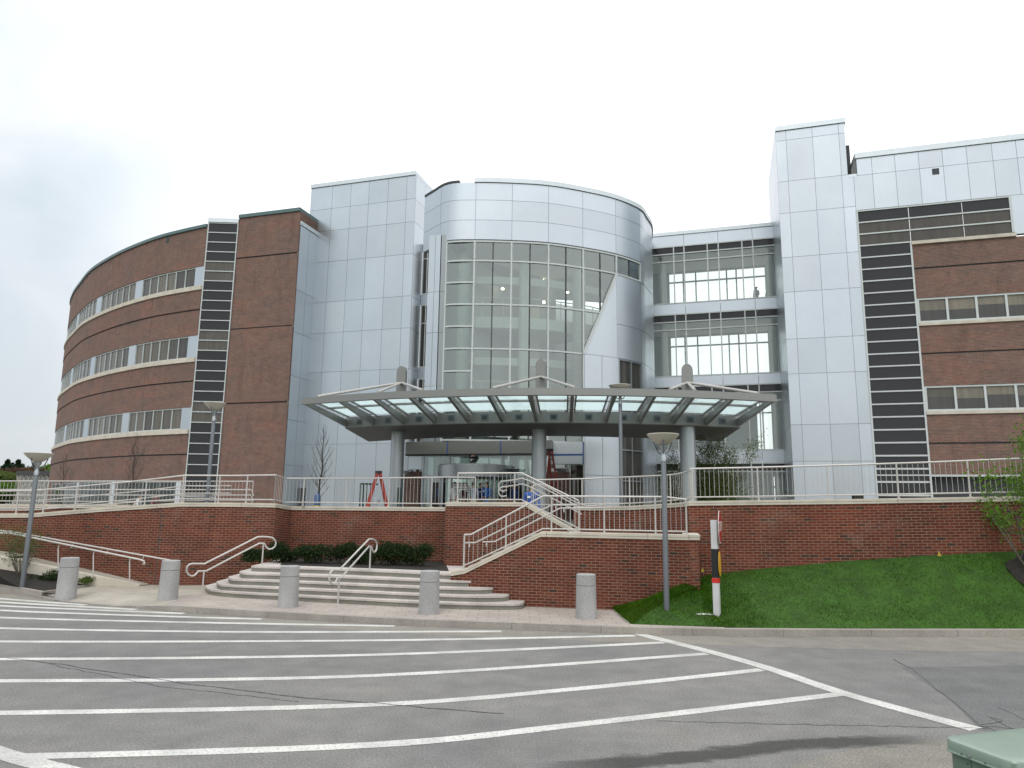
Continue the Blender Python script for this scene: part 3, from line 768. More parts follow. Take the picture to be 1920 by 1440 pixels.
b = MB(); b.band(side_line(-30.42, 34.5, 46), 0, 11, ZT, ztop-.27, .0, .3); b.build('end_wall', M['brick_high'], wing)
zgf = WING.hit(250, 904)[1]
for xa, xb in ((100, 146), (153, 212), (221, 332)):
    sa, sb_ = WING.hit(xa, 920)[0], WING.hit(xb, 920)[0]; n = max(2, round((sb_-sa)/1.6)); fr = MB(); pn = MB(); ss = [sa+(sb_-sa)*i/n for i in range(n+1)]
    grid_frame(fr, WING, ss, [ZT+.05, zgf], .08, .08, .10, .1)
    pn.band(WING, sa, sb_, ZT, zgf, .06, .03); f_ = fr.build('ground_window', M['panel_dark'], wing); pn.build('pane', M['pane_green'], f_)
    b = MB(); b.band(WING, sb_+.02, sb_+.4, ZT, zgf+.05, .12, .1); b.build('ground_pillar', M['white_metal'], wing)
# windows: edges read along each sill at the right, then repeated round the curve
def bays(zi):
    xs = {0: [(379, 537), (364, 541), (265, 565), (252, 568), (187, 598), (178, 603)], 1: [(366, 671), (350, 675), (250, 704), (237, 709), (172, 738), (164, 742)], 2: [(353, 805), (338, 807), (238, 826), (225, 830), (160, 852), (151, 857)]}[zi]
    return [WING.hit(x, y)[0] for x, y in xs]
for zi, (z0, z1) in enumerate(bands):
    e_ = bays(zi); e_[0] = SE; pat = [(e_[0], e_[1], 'p'), (e_[1], e_[2], 'w'), (e_[2], e_[3], 'p'), (e_[3], e_[4], 'w'), (e_[4], e_[5], 'p')]
    wl_ = e_[3]-e_[4]; plen = .95; s = e_[5]
    while s > 3:
        pat.append((s, max(1, s-wl_), 'w')); s -= wl_; pat.append((s, s-plen, 'p')); s -= plen
    for a, c_, kd in pat:
        if a < 2 or c_ < .5: continue
        if kd == 'p':
            b = MB(); b.band(WING, c_, a, z0, z1, .02, .1); b.build('infill_panel', M['panel'], wing)
        else:
            n = 6; fr = MB(); pn = MB(); ss = [c_+(a-c_)*i/n for i in range(n+1)]
            grid_frame(fr, WING, ss, [z0+.04, z1-.04], .06, .07, .0, .12, z0=z0, z1=z1)
            for i in range(n): pn.band(WING, ss[i]+.03, ss[i+1]-.03, z0+.06, z1-.06, -.06, .03, 0, random.choice(blinds))
            f_ = fr.build('window', M['white_frame'], wing); pn.build('pane', M['pane'], f_)
# vents near the parapet
for x, y in ((316, 448), (165, 518)):
    s, z = WING.hit(x, y); b = MB(); b.band(WING, s-.16, s+.16, z-.25, z+.25, .07, .1); b.build('roof_drain', M['joint'], wing)
for i in range(5):
    s = SE-4.5-i*8
    for z0, z1, o_ in brk: b = MB(); b.band(WING, s-.012, s+.012, z0, z1, .053+o_, .02); b.build('control_joint', M['joint'], wing)

# ---------------- brick pier with strip window and metal return
uL = bp(411, 890, VP)[0]; uL = -.8185*VP; uR = -.693*VP
zpt = bp(453, 404, VP)[1]
PF = vline(VP, uL, uR)
pier = thing('brick_pier', 'tall brown brick pier building with narrow ladder of dark strip windows on its left', 'building', (*bw(uR, VP), ZT))
js = [bp(443, 485, VP)[1], bp(430, 618, VP)[1], bp(420, 757, VP)[1]]
b = MB(); zz_ = [ZT-.2]+[j for j in js[::-1]]+[zpt-.2]
for i, (z0, z1) in enumerate(zip(zz_, zz_[1:])): b.band(PF, 0, PF.L, z0+(.04 if i else 0), z1-(.04 if i < 3 else 0), .03*(i % 2), 8)
b.build('brick_wall', M['brick_high'], pier)
for j in js: b = MB(); b.band(PF, .02, PF.L-.02, j-.05, j+.05, -.05, 7.9); b.build('brick_joint', M['joint'], pier)
b = MB(); b.band(PF, -.12, PF.L+.12, zpt-.198, zpt+.02, .11, 8.2); b.build('roof_coping', M['coping_metal'], pier)
vS = 34.75; S0 = PL([bw(-30.41, 34.36), bw(uL, VP-.02)])
zst = bp(420, 420, vS)[1]; nrow = int((zst-ZT)/ROW)+1
fr = MB(); pn = MB(); pd = MB()
for k in range(nrow):
    z1 = zst-k*ROW; z0 = max(ZT-.1, z1-ROW)
    fr.band(S0, 0, S0.L, z1-.026, z1+.026, .06, .12)
    tgt = pn if k in (4, 5, 11, 12, 18, 19) else pd
    tgt.band(S0, .04, S0.L-.04, z0+.02, z1-.02, 0, .04, 0, (.50, .48, .44) if tgt is pn else None)
fr.band(S0, 0, .06, ZT-.1, zst+.04, .07, .12); fr.band(S0, S0.L-.06, S0.L-.004, ZT-.1, zst+.04, .07, .12)
f_ = fr.build('strip_window', M['white_frame'], pier); pn.build('pane', M['pane'], f_); pd.build('spandrel_pane', M['pane_dark'], f_)
b = MB(); b.band(S0, 0, S0.L-.004, zst+.045, zst+.30, .1, 3); b.build('window_coping', M['white_metal'], pier)
SR = side_line(uR, VP, VL); zsr = bp(595, 437, VL)[1]
b = MB(); panels(b, SR, [0.05, 1.0, SR.L], [ZT, 4.6, 7.2, 9.8, 12.4, 15.0, zsr-.2], .03); b.band(SR, 0.04, SR.L, ZT, zsr-.2, 0, .1, 1)
b.build('metal_return', [M['panel'], M['seam']], pier)
b = MB(); b.band(SR, .03, SR.L, zsr-.195, zsr+.05, .08, .3); b.build('return_coping', M['white_metal'], pier)

# ---------------- tall metal block on the left of the drum
ML0, ML1 = -.6745*VL, -.4765*VL
MLF = vline(VL, ML0, ML1); zmt = bp(585, 350, VL)[1]
ml = thing('metal_tower', 'tall silver aluminium panel block between the brick pier and the glass drum', 'building', (*bw(ML1, VL), ZT))
hs = [bp(700, y, VL)[1] for y in (424, 483, 560, 619, 694, 755, 832, 895)]
hs = [ZT-.2]+hs[::-1]+[(zmt+hs[0])/2-.1, zmt-.15]
us_ = sorted([MLF.hit(x, 427)[0] for x in (620, 655, 689, 725, 760)]); us_ = [0]+us_+[MLF.L]
b = MB(); panels(b, MLF, us_, hs); b.band(MLF, 0.01, MLF.L-.01, ZT-.2, zmt-.15, 0, .2, 1)
MLS = side_line(ML1, VL, VL+7)
panels(b, MLS, [.02, 1.4, 3.5, 7], hs, .0); b.band(MLS, .02, 7, ZT-.2, zmt-.15, -.03, .2, 1)
b.build('panel_wall', [M['panel'], M['seam']], ml)
b = MB(); b.band(MLF, -.05, MLF.L+.05, zmt-.148, zmt+.1, .1, 7); b.build('roof_coping', M['white_metal'], ml)

# ---------------- glass drum
kz = 13.07
fb = [(839, 452.8), (890.5, 450.5), (959.4, 452), (1028, 456), (1092.5, 465), (1154.4, 477), (1199.4, 492.8)]
duv = [uvof(at_z(x, y, EYE.z+kz)) for x, y in fb]
duv = [(-15.6, 33.2), (-14.4, 32.35)]+duv+[(-3.97, 38.6), (-3.83, 39.9), (-3.95, 41.3), (-4.3, 43.2), (-5.2, 45.5), (-7, 47.5)]
DR = PL([bw(u, v) for u, v in catmull(duv, 5)])
zfb = EYE.z+kz; zdt = DR.hit(961, 340)[1]
drum = thing('glass_drum', 'round silver entrance drum with tall curved curtain wall glazing and a slanted glass edge', 'building', (*DR.at(DR.L*.4)[0], ZT))
dm = [DR.hit(x, y)[0] for x, y in fb]; dmL = dm[0]
mids = [(a+b_)/2 for a, b_ in zip(dm[1:], dm[2:])]
sg0 = DR.hit(839, 470)[0]
# fascia
b = MB(); sF0 = DR.hit(797, 400)[0]
ps = [sF0, (sF0+dm[0])/2+.55]+dm[1:]+[dm[-1]+2.1, dm[-1]+4.4, DR.L]
panels(b, DR, ps, [zfb, zfb+(zdt-zfb)/3, zfb+2*(zdt-zfb)/3, zdt-.12], .03); b.band(DR, sF0+.01, DR.L, zfb+.01, zdt-.12, 0, .25, 1)
b.build('fascia_panel', [M['panel'], M['seam']], drum)
b = MB(); b.band(DR, DR.hit(890, 338)[0], DR.L, zdt-.118, zdt+.12, .1, .5); b.build('roof_coping', M['white_metal'], drum)
b = MB(); b.band(DR, sF0, DR.hit(862, 338)[0], zdt-.118, zdt+.0, .06, .4); b.build('unfinished_edge', M['joint'], drum)
# glass rows
zr = [zfb-.06]+[DR.hit(959.5, y)[1] for y in (490.5, 572, 655)]
zr += [zr[-1]-(zr[-2]-zr[-1]), zr[-1]-2*(zr[-2]-zr[-1]), ZT]
d4, d5, d6 = dm[4], dm[5], dm[6]
def diag(z):   # right limit of the glass at height z
    if z >= zr[1]: return d6
    if z >= zr[3]: return d4+(d5-d4)*(z-zr[3])/(zr[1]-zr[3])
    return d4
fr = MB(); dk = MB(); gl_ = MB()
for k, s in enumerate(dm[:5]): fr.band(DR, s-.04, s+.04, zr[6] if k else zr[6], zr[0], .06, .16)
fr.band(DR, d5-.05, d5+.05, zr[1], zr[0], .06, .16)
fr.band(DR, d6-.05, d6+.03, zr[1], zr[0], .06, .16)
for z in zr[:6]: fr.band(DR, dm[0], diag(z), z-.04, z+.04, .05, .14)
for k in (1, 2, 3, 4): 
    zz0 = (zr[k]+zr[k+1])/2; fr.band(DR, dm[0], dm[1], zz0-.04, zz0+.04, .05, .12)
# slanted edge
nseg = 14
for i in range(nseg):
    sa = d4+(d5-d4)*i/nseg; sb = d4+(d5-d4)*(i+1)/nseg; za_ = zr[3]+(zr[1]-zr[3])*i/nseg; zb_ = zr[3]+(zr[1]-zr[3])*(i+1)/nseg
    pa, na = DR.at(sa); pb_, nb = DR.at(sb)
    fr.bar((pa.x+na.x*.04, pa.y+na.y*.04, za_), (pb_.x+nb.x*.04, pb_.y+nb.y*.04, zb_+.01), .14, .12, up=(na.x, na.y, 0))
for i, s in enumerate(mids[:5]):
    lo = zr[6] if s < d4 else (zr[3]+(zr[1]-zr[3])*(s-d4)/(d5-d4) if s < d5 else zr[1])
    dk.band(DR, s-.03, s+.03, lo, zr[0], .03, .1)
dk.band(DR, dm[0], d6, zr[0], zr[0]+.10, .045, .15)
f_ = fr.build('curtain_frame', M['white_frame'], drum); dk.build('dark_mullion', M['joint'], f_)
vs = sorted(dm[:6]+mids[:5]+[d6])
for a, c_ in zip(vs, vs[1:]):
    for k in range(6):
        z1, z0 = zr[k], zr[k+1]
        if a >= d5-.01 and k > 0: continue
        if a >= d4-.01 and k > 2: continue
        if a >= d4-.01 and k > 0:
            lo_a = zr[3]+(zr[1]-zr[3])*(a-d4)/(d5-d4); lo_c = zr[3]+(zr[1]-zr[3])*(c_-d4)/(d5-d4)
            pa, _ = DR.at(a); pc_, _ = DR.at(c_)
            la, lc = max(z0, min(z1, lo_a)), max(z0, min(z1, lo_c))
            pts = [(pa.x, pa.y, la), (pc_.x, pc_.y, lc), (pc_.x, pc_.y, z1), (pa.x, pa.y, z1)]
            if lc < z1-.02 or la < z1-.02:
                if lo_a < z0 < lo_c:
                    f = (z0-lo_a)/(lo_c-lo_a); pm = pa.lerp(pc_, f); pts = [(pa.x, pa.y, z0), (pm.x, pm.y, z0), (pc_.x, pc_.y, lc), (pc_.x, pc_.y, z1), (pa.x, pa.y, z1)]
                elif lo_c > z1 > lo_a:
                    f = (z1-lo_a)/(lo_c-lo_a); pm = pa.lerp(pc_, f); pts = [(pa.x, pa.y, la), (pm.x, pm.y, z1), (pa.x, pa.y, z1)]
                gl_.poly(pts)
            continue
        pa, _ = DR.at(a); pc_, _ = DR.at(c_); gl_.poly([(pa.x, pa.y, z0), (pc_.x, pc_.y, z0), (pc_.x, pc_.y, z1), (pa.x, pa.y, z1)])
gl_.build('curtain_glass', M['glass'], drum)
# solid panels right of the slanted edge
b = MB(); wn0, wn1 = DR.hit(1160, 690)[0], DR.hit(1203, 700)[0]; zwn = DR.hit(1160, 672)[1]
zz_ = [ZT, 3.9, 6.4]+[zwn]+[zr[3]+.02, (zr[2]+zr[1])/2-.3, zr[1]-.05]
def solid(s0, s1, z0, z1, mi=0, o_=.03): b.band(DR, s0, s1, z0, z1, o_, .05 if mi == 0 else .2, mi)
gp = .011
# triangle beside the diagonal, cut in thin curved strips so that it follows the wall
N = 24
for i in range(N):
    sa = d4+(d5-d4)*i/N; sb = d4+(d5-d4)*(i+1)/N
    za_ = zr[3]+(zr[1]-zr[3])*i/N; zb_ = zr[3]+(zr[1]-zr[3])*(i+1)/N
    pa, na = DR.at(sa); pb_, nb = DR.at(sb)
    A = [(pa.x+na.x*.03, pa.y+na.y*.03, zr[3]+gp), (pb_.x+nb.x*.03, pb_.y+nb.y*.03, zr[3]+gp), (pb_.x+nb.x*.03, pb_.y+nb.y*.03, max(zr[3]+gp, zb_-.02)), (pa.x+na.x*.03, pa.y+na.y*.03, max(zr[3]+gp, za_-.02))]
    b.poly(A, 0)
    b.poly([(p_[0]-na.x*.2, p_[1]-na.y*.2, p_[2]) for p_ in A][::-1], 1)
dR1 = d6+2.2
for s0, s1 in ((d5, d6), (d6, dR1), (dR1, dR1+3)):
    for z0, z1 in zip((zr[3], (zr[2]*.4+zr[3]*.6)+.9), ((zr[2]*.4+zr[3]*.6)+.9, zr[1]-.05)): solid(s0+gp, s1-gp, z0+gp, z1-gp)
    solid(s0, s1, zr[3], zr[1]-.05, 1, 0)
solid(d6+.05+gp, dR1-gp, zr[1]-.04+gp, zr[0]+.1); solid(dR1+gp, dR1+3, zr[1]-.04+gp, zr[0]+.1); solid(d6+.03, dR1+3, zr[1]-.05, zr[0]+.1, 1, 0)
sm = (d4+wn0)/2
lowz = [ZT-.1, 4.0, 6.5, zwn, zr[3]]
for s0, s1, zs_ in ((d4+.06, sm, lowz), (sm, wn0, lowz), (wn0, wn1, [zwn, zr[3]]), (wn1, dR1+3, lowz)):
    for z0, z1 in zip(zs_, zs_[1:]): solid(s0+gp, s1-gp, z0+gp, z1-gp)
    solid(s0, s1, zs_[0], zs_[-1], 1, 0)
solid(dR1+3, DR.L, ZT, zr[0]+.1); b.build('curved_panel_wall', [M['panel'], M['seam']], drum)
fr = MB(); pn = MB(); zv = [zwn-.05-1.55*i for i in range(5)]+[ZT]
grid_frame(fr, DR, [wn0+.04, (wn0+wn1)/2, wn1-.04], zv, .06, .06, .02, .1)
for i in range(5): 
    for a, c_ in ((wn0+.04, (wn0+wn1)/2), ((wn0+wn1)/2, wn1-.04)): pn.band(DR, a, c_, zv[i+1], zv[i], -.05, .02, 0, (.35, .36, .36))
f_ = fr.build('tall_window', M['panel_dark'], drum); pn.build('pane', M['pane'], f_)
# interior: slabs, columns, back wall, lights
fl_z = [zr[2], zr[3]-.0, zr[4], zr[5]]
b = MB(); c2 = MB()
for z in (zr[2]-.05, zr[4]-.05):
    b.band(DR, dm[0]-.3, d6, z-.55, z+.05, -2.3, .35); c2.band(DR, dm[0]-.3, d6, z-.4, z, -2.66, 5.4)
b.band(DR, dm[0]-.3, d6, zr[1]-.45, zr[1]-.05, -2.3, .3)
b.band(DR, dm[0]-.3, d5, zr[3]-.35, zr[3]+.05, -2.3, .3)
b.build('floor_edge', M['slab'], drum); c2.build('floor_slab', M['ceiling'], drum)
b = MB(); b.band(DR, dm[0]-.6, DR.L-3, zr[0]-.1, zr[0]+.2, -.28, 9.0); b.build('ceiling', M['ceiling'], drum)
b = MB(); b.band(DR, dm[0]-.6, DR.L-2, ZT, zr[3], -8.1, .2); b.build('lobby_wall', M['inner_wall'], drum)
b = MB(); b.band(DR, dm[0]-.6, DR.L-2, zr[3]+.01, zr[0], -8.1, .2); b.build('upper_wall', M['inner_grey'], drum)
LW = PL([DR.at(dm[0]-.2)[0]-DR.at(dm[0])[1]*.3, DR.at(dm[0]-.2)[0]-DR.at(dm[0])[1]*8])
b = MB(); b.band(LW, 0, LW.L, ZT, zr[0], .1, .2); b.build('side_wall', M['inner_grey'], drum)
e0, en_ = DR.at(DR.L); LW2 = PL([e0-en_*.2, e0-en_*11.5])
b = MB(); b.band(LW2, 0, LW2.L, ZT, zr[0]+.1, .1, .2); b.build('side_wall', M['inner_grey'], drum)
b = MB(); b.band(DR, dm[0]-.6, d6+1, ZT-.15, ZT+.01, -.3, 8); b.build('lobby_floor', M['inner_floor'], drum)
for x, o_, r in ((857, 1.5, .33), (991, 2.2, .22), (1003, 2.2, .12), (1114, 1.6, .34), (880, 6.2, .3), (1060, 6.0, .3)):
    s, _ = DR.hit(x, 560); p_, n_ = DR.at(s); p_ = p_-n_*o_
    b = MB(); b.lathe((p_.x, p_.y, 0), [(r, ZT), (r, zr[0]-.1)], 20); b.build('inner_column', M['slab'], drum)
s, _ = DR.hit(1005, 600); p_, n_ = DR.at(s); b = MB(); b.band(DR, s-.05, s+1.9, ZT, zr[2]+1.2, -4.2, .3); b.build('lift_shaft', M['inner_wall'], drum)
for x, y, o_ in ((894, 466, 2.5), (951, 472, 4), (950, 543, 4.5), (1020, 545, 5), (1072, 568, 3.6), (1127, 548, 3.5), (1096, 526, 5)):
    s, _ = DR.hit(x, y); p_, n_ = DR.at(s); p_ = p_-n_*o_; d = ray(x, y); tt = ((p_-EYE.xy).length)/math.hypot(d.x, d.y); z = EYE.z+d.z*tt
    b = MB(); b.lathe((p_.x, p_.y, z), [(.075, 0), (.09, .05), (.03, .12)], 10); b.build('ceiling_light', M['lamp_on'], drum)
for o_, z in ((2.25, zr[2]), (2.25, zr[4])):     # glass guard rails along the floors
    b = MB(); b.band(DR, dm[0]+.2, d6-.3, z+1.0, z+1.05, -o_, .05)
    for i in range(9):
        s = dm[0]+.4+i*1.3
        if s < d6-.3: b.band(DR, s, s+.04, z+.05, z+1.0, -o_, .04)
    b.build('gallery_rail', M['rail'], drum)
# pilaster left of the glazing, recess with stacked windows beside the tall block
PVF = 31.6
p0 = bp(800, 600, PVF)[0]; p1 = bp(822.5, 600, PVF)[0]; zpt_ = bp(826, 440, PVF)[1]
PFL = vline(PVF, p0, p1)
b = MB(); zz_ = [ZT, 3.4, 6.0, 8.2, 10.9, 13.0, zpt_]
panels(b, PFL, [0, PFL.L*.55, PFL.L], zz_, .03); b.band(PFL, .01, PFL.L-.01, ZT, zpt_-.01, 0, 1.3, 1)
b.build('pilaster', [M['panel'], M['seam']], drum)
pe = Vector(bw(p1+.02, PVF)); pg = DR.at(dm[0]-.02)[0]
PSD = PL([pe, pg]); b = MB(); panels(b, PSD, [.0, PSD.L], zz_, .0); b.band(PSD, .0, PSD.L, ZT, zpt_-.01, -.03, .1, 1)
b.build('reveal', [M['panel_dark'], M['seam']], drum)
RV = 38.2; r0 = ML1+.02; r1 = bp(802, 600, RV)[0]; RW = vline(RV, r0, r1)
zs_ = [(RW.hit(793, 458)[1], RW.hit(793, 552)[1]), (RW.hit(791, 572)[1], RW.hit(788, 689)[1]), (RW.hit(786, 710)[1], RW.hit(783, 830)[1]), (RW.hit(783, 848)[1], ZT+.4)]
prev = zdt-1
for zt_, zb_ in zs_: b = MB(); b.band(RW, 0, RW.L, zt_, prev, .02, .1); prev = zb_; b.build('recess_panel', M['panel'], drum)
for zt_, zb_ in zs_:
    fr = MB(); pn = MB(); hz = [zb_+.03, zb_+(zt_-zb_)*.70, zt_-.03]+([zb_+(zt_-zb_)*.84] if zt_ < 12.5 else [])
    grid_frame(fr, RW, [.06, RW.L*.70, RW.L-.03], sorted(hz), .06, .06, .03, .1)
    pn.band(RW, .06, RW.L-.03, zb_, zt_, -.02, .03, 0, (.25, .25, .25)); f_ = fr.build('recess_window', M['white_frame'], drum); pn.build('pane', M['pane'], f_)

# ---------------- glass bridge
BU0, BU1 = -.097*VB, .0785*VB
BF = vline(VB, BU0-.6, BU1)
br = thing('glass_bridge', 'four storey glazed link bridge with sky showing through between the drum and the right tower', 'building', (*bw(0, VB), ZT))
zbt = BF.hit(1340, 431)[1]
def bz(y, x=1224): return BF.hit(x, y)[1]
fh = (bz(574)-bz(708)); sp = bz(574)-bz(592, 1226)
off_ = .5
bs = [BF.hit(x, y)[0] for x, y in ((1220, 470), (1263, 468), (1282.4, 467), (1326, 464), (1346.6, 463), (1391, 460), (1411, 459), (1455.5, 457))]
levels = [(bz(466, 1222), bz(573)), (bz(592, 1226), bz(708, 1230)), (bz(726, 1232), bz(846, 1236)), (bz(868, 1238), ZT)]
b = MB(); prev = zbt-.12
js_ = [0, bs[0], bs[2], bs[4], bs[6], BF.L]
for zt_, zb_ in levels:
    for a, c_ in zip(js_, js_[1:]): b.band(BF, a+.01, c_-.01, zt_, prev-.005, .06, .1)
    b.band(BF, 0, bs[0]-.04, zb_, zt_, .05, .1)
    prev = zb_
b.build('spandrel_panel', M['panel'], br)
b = MB(); b.band(BF, -.1, BF.L, zbt-.118, zbt+.1, .12, 3.8); b.build('roof', M['white_metal'], br)
VBB = VB+3.3; BBK = vline(VBB, BU0-.9, BU1+.1); zop = levels[0][0]-bp(1340, 507, VBB)[1]
for li, (zt_, zb_) in enumerate(levels):
    fr = MB(); pd = MB(); gl_ = MB()
    H = zt_-zb_; hz = [zb_+.03, zt_-.03, zt_-.50, zt_-1.0] if li < 3 else [zb_+.03, zt_-.03, zt_-.5, zb_+1.2]
    hz = sorted(hz); grid_frame(fr, BF, bs, hz, .07, .07, .09, .14, z0=zb_, z1=zt_)
    for a, c_ in zip(bs, bs[1:]):
        pd.band(BF, a+.03, c_-.03, zt_-.48, zt_-.05, .03, .05)
        pa, _ = BF.at(a); pc_, _ = BF.at(c_); gl_.poly([(pa.x, pa.y, zb_), (pc_.x, pc_.y, zb_), (pc_.x, pc_.y, zt_-.49), (pa.x, pa.y, zt_-.49)])
    f_ = fr.build('window', M['white_frame'], br); pd.build('spandrel_pane', M['pane_dark'], f_); gl_.build('pane', M['glass_bridge'], f_)
    # floor slab, ceiling, back wall with openings
    b = MB(); b.band(BF, .1, BF.L, zb_-.35, zb_-.05, -.15, 3.1); b.build('floor_slab', M['inner_grey'], br)
    b = MB(); b.band(BF, .1, BF.L, zt_-.6, zt_-.42, -.06, 3.2); b.build('ceiling', M['ceiling'], br)
    bb = MB(); s0, s1 = (BBK.hit(1254, 545)[0] if li < 2 else BBK.hit(1419, 790)[0]), BBK.hit(1437, 545)[0]
    if li == 3: s0 = s1-.25
    bb.band(BBK, .2, s0, zb_, zt_, 0, .2); bb.band(BBK, s1, BBK.L, zb_, zt_-.2, 0, .2); bb.band(BBK, s0, s1, zt_-zop, zt_, 0, .2); bb.band(BBK, s0, s1, zb_-.4, zb_+.15, 0, .2)
    bb.build('back_wall', M['inner_grey'], br)
    fr = MB(); gl2 = MB(); bks = [s0, s0+.95, s0+1.75, s0+3.7, s0+4.3, s0+6.3, s1] if li < 2 else [s0, (s0*.6+s1*.4), s1]; zm = zt_-zop-.62
    grid_frame(fr, BBK, bks[:1]+bks[1:], [zm], .09, .09, -.02, .1, z0=zb_+.15, z1=zt_-zop)
    for a, c_ in zip(bks, bks[1:]):
        pa, _ = BBK.at(a); pc_, _ = BBK.at(c_); gl2.poly([(pa.x, pa.y, zb_+.15), (pc_.x, pc_.y, zb_+.15), (pc_.x, pc_.y, zt_-zop), (pa.x, pa.y, zt_-zop)])
    f_ = fr.build('back_window', M['inner_grey'], br); gl2.build('pane', M['glass_bridge'], f_)
    for x in (1241, 1446):
        s, _ = BF.hit(x, 540); p_, n_ = BF.at(s); p_ = p_-n_*.75; b = MB(); b.lathe((p_.x, p_.y, 0), [(.24, zb_), (.24, zt_-.42)], 16); b.build('round_column', M['slab'], br)
b = MB(); b.band(vline(VB+.2, BU1+.02, BU1+.5), 0, .48, ZT, zbt-.2, 0, .3); b.build('end_post', M['panel_dark'], br)

# ---------------- right metal tower and right block
TU0, TU1 = .0815*VT, .1715*VT; TE = 24.0
ztt = bp(1516, 234.5, VT)[1]; zrt_ = bp(1605, 293, VT)[1]; znotch = bp(1590, 330, VT)[1]
TF = vline(VT, TU0, TE)
rt = thing('metal_tower', 'silver aluminium panel tower and attached block with ladder strip windows on the right', 'building', (*bw(TU0, VT), ZT))
def ts(x, y): return TF.hit(x, y)[0]
sR = ts(1605, 397); sRs = .2415*VT-TU0; sWe = ts(1893, 376); sN0 = TU1-TU0; sN1 = ts(1605, 300)
zw = bp(1605, 397, VT)[1]; zsill = bp(1708, 452, VT)[1]
hz = [bp(1525, y, VT)[1] for y in (335, 395, 479, 545, 634, 700, 796, 865)]
hz = [ZT-.1]+hz[::-1]; 
tv = [0, ts(1478, 340), ts(1528, 337), ts(1578, 333), sR]
b = MB()
panels(b, TF, tv, hz); b.band(TF, .01, sR-.01, ZT-.1, hz[-1], 0, .2, 1)
panels(b, TF, [0, tv[1], tv[2], tv[3], sN0], [hz[-1], bp(1525, 257, VT)[1], ztt-.15]); b.band(TF, .01, sN0-.01, hz[-1], ztt-.15, 0, .2, 1)
zq = bp(1605, 330, VT)[1]
pv_ = [sR, ts(1638, 360), ts(1682, 358), ts(1727, 355), ts(1772, 352), ts(1818, 349), ts(1866, 346), ts(1912, 342)]
pv_ += [pv_[-1]+1.75*i for i in range(1, 6)]
panels(b, TF, [sN1]+pv_[1:], [zq, zrt_-.15]); b.band(TF, sN1+.01, TF.L, zq, zrt_-.15, 0, .2, 1)
panels(b, TF, pv_, [zw+.06, zq]); b.band(TF, sR, TF.L, zw+.05, zq, 0, .2, 1)
panels(b, TF, [sWe+.05, pv_[-1]], [zsill-.1, zw+.06]); b.band(TF, sWe+.06, TF.L, zsill-.1, zw+.05, 0, .2, 1)
TS = PL([bw(TU0, VT+7), bw(TU0, VT)])
panels(b, TS, [0, 2, 4.4, 7-.03], hz+[bp(1525, 257, VT)[1], ztt-.15], .0); b.band(TS, 0, 6.95, ZT, ztt-.15, -.03, .2, 1)
TS2 = PL([bw(TU1, VT), bw(TU1, VT+7)]); b.band(TS2, .03, 7, znotch, ztt-.15, 0, .2, 0)
b.build('panel_wall', [M['panel'], M['seam']], rt)
b = MB(); b.band(TF, -.06, sN0+.06, ztt-.148, ztt+.12, .1, 7); b.build('tower_coping', M['white_metal'], rt)
b = MB(); b.band(TF, sN1-.06, TF.L, zrt_-.148, zrt_+.14, .1, 7); b.build('block_coping', M['white_metal'], rt)
b = MB(); b.band(TF, sN0+.03, sN1-.02, znotch-.1, znotch+.06, .04, 3); b.build('notch_flashing', M['white_metal'], rt)
b = MB(); b.band(PL([bw(TU1+.02, VT+1.2), bw(TU1+.42, VT+1.2)]), 0, .36, znotch, bp(1592, 272, VT+1.2)[1], 0, .2); b.build('notch_louver', M['joint'], rt)
s, z = TF.hit(1754, 322); b = MB(); b.band(TF, s-.15, s+.15, z-.15, z+.15, .06, .1); b.build('roof_drain', M['joint'], rt)
# strip window ladder and top ribbon
fr = MB(); pd = MB(); pn = MB(); nrow = int((zw-ZT)/ROW)+1
for k in range(nrow+1):
    z1 = zw-k*ROW; z0 = max(ZT-.05, z1-ROW); e_ = sWe if k < 3 else sRs
    if z1 < ZT: break
    fr.band(TF, sR, sWe if k <= 3 else sRs, z1-.032, z1+.032, .06, .12)
    cells = [sR+.04, sRs, sRs+2.35, sWe-.04] if k < 3 else [sR+.04, sRs-.04]
    for a, c_ in zip(cells, cells[1:]):
        if k in (1, 2): pn.band(TF, a+.012, c_-.012, z0+.04, z1-.04, 0, .04, 0, (.36, .34, .30))
        else: pd.band(TF, a+.012, c_-.012, z0+.04, z1-.04, 0, .04)
fr.band(TF, sR-.01, sR+.07, ZT-.05, zw+.045, .07, .12); fr.band(TF, sRs-.07, sRs+.01, ZT-.05, zsill-.05, .07, .12); fr.band(TF, sWe-.05, sWe+.04, zsill, zw+.045, .07, .12)
f_ = fr.build('strip_window', M['white_frame'], rt); pd.build('spandrel_pane', M['pane_dark'], f_); pn.build('pane', M['pane'], f_)
# brick field with two ribbon windows
bk_ = thing('brick_block', 'brown brick wing with two ribbon windows right of the dark ladder strip', 'building', (*bw(TU0+sRs, VT), ZT))
wb = [(bp(1718, 604, VT)[1], bp(1714, 560, VT)[1]), (bp(1736, 769.5, VT)[1], bp(1732, 724, VT)[1])]
jz = [bp(1711, 504, VT)[1], bp(1729, 663.5, VT)[1], bp(1738, 831.5, VT)[1]]
sB0, sB1 = sRs+.02, TF.L
zbase = bp(1745, 892, VT)[1]
seg_ = [(jz[0]+.04, zsill-.22, .02), (wb[0][1], jz[0]-.04, 0), (jz[1]+.04, wb[0][0]-.22, .02), (wb[1][1], jz[1]-.04, 0), (jz[2]+.04, wb[1][0]-.22, .02), (zbase, jz[2]-.04, 0)]
b = MB()
for z0, z1, o_ in seg_: b.band(TF, sB0, sB1, z0, z1, o_, .4)
b.build('brick_wall', M['brick_high'], bk_)
for j in jz: b = MB(); b.band(TF, sB0, sB1, j-.05, j+.05, -.04, .3); b.build('brick_joint', M['joint'], bk_)
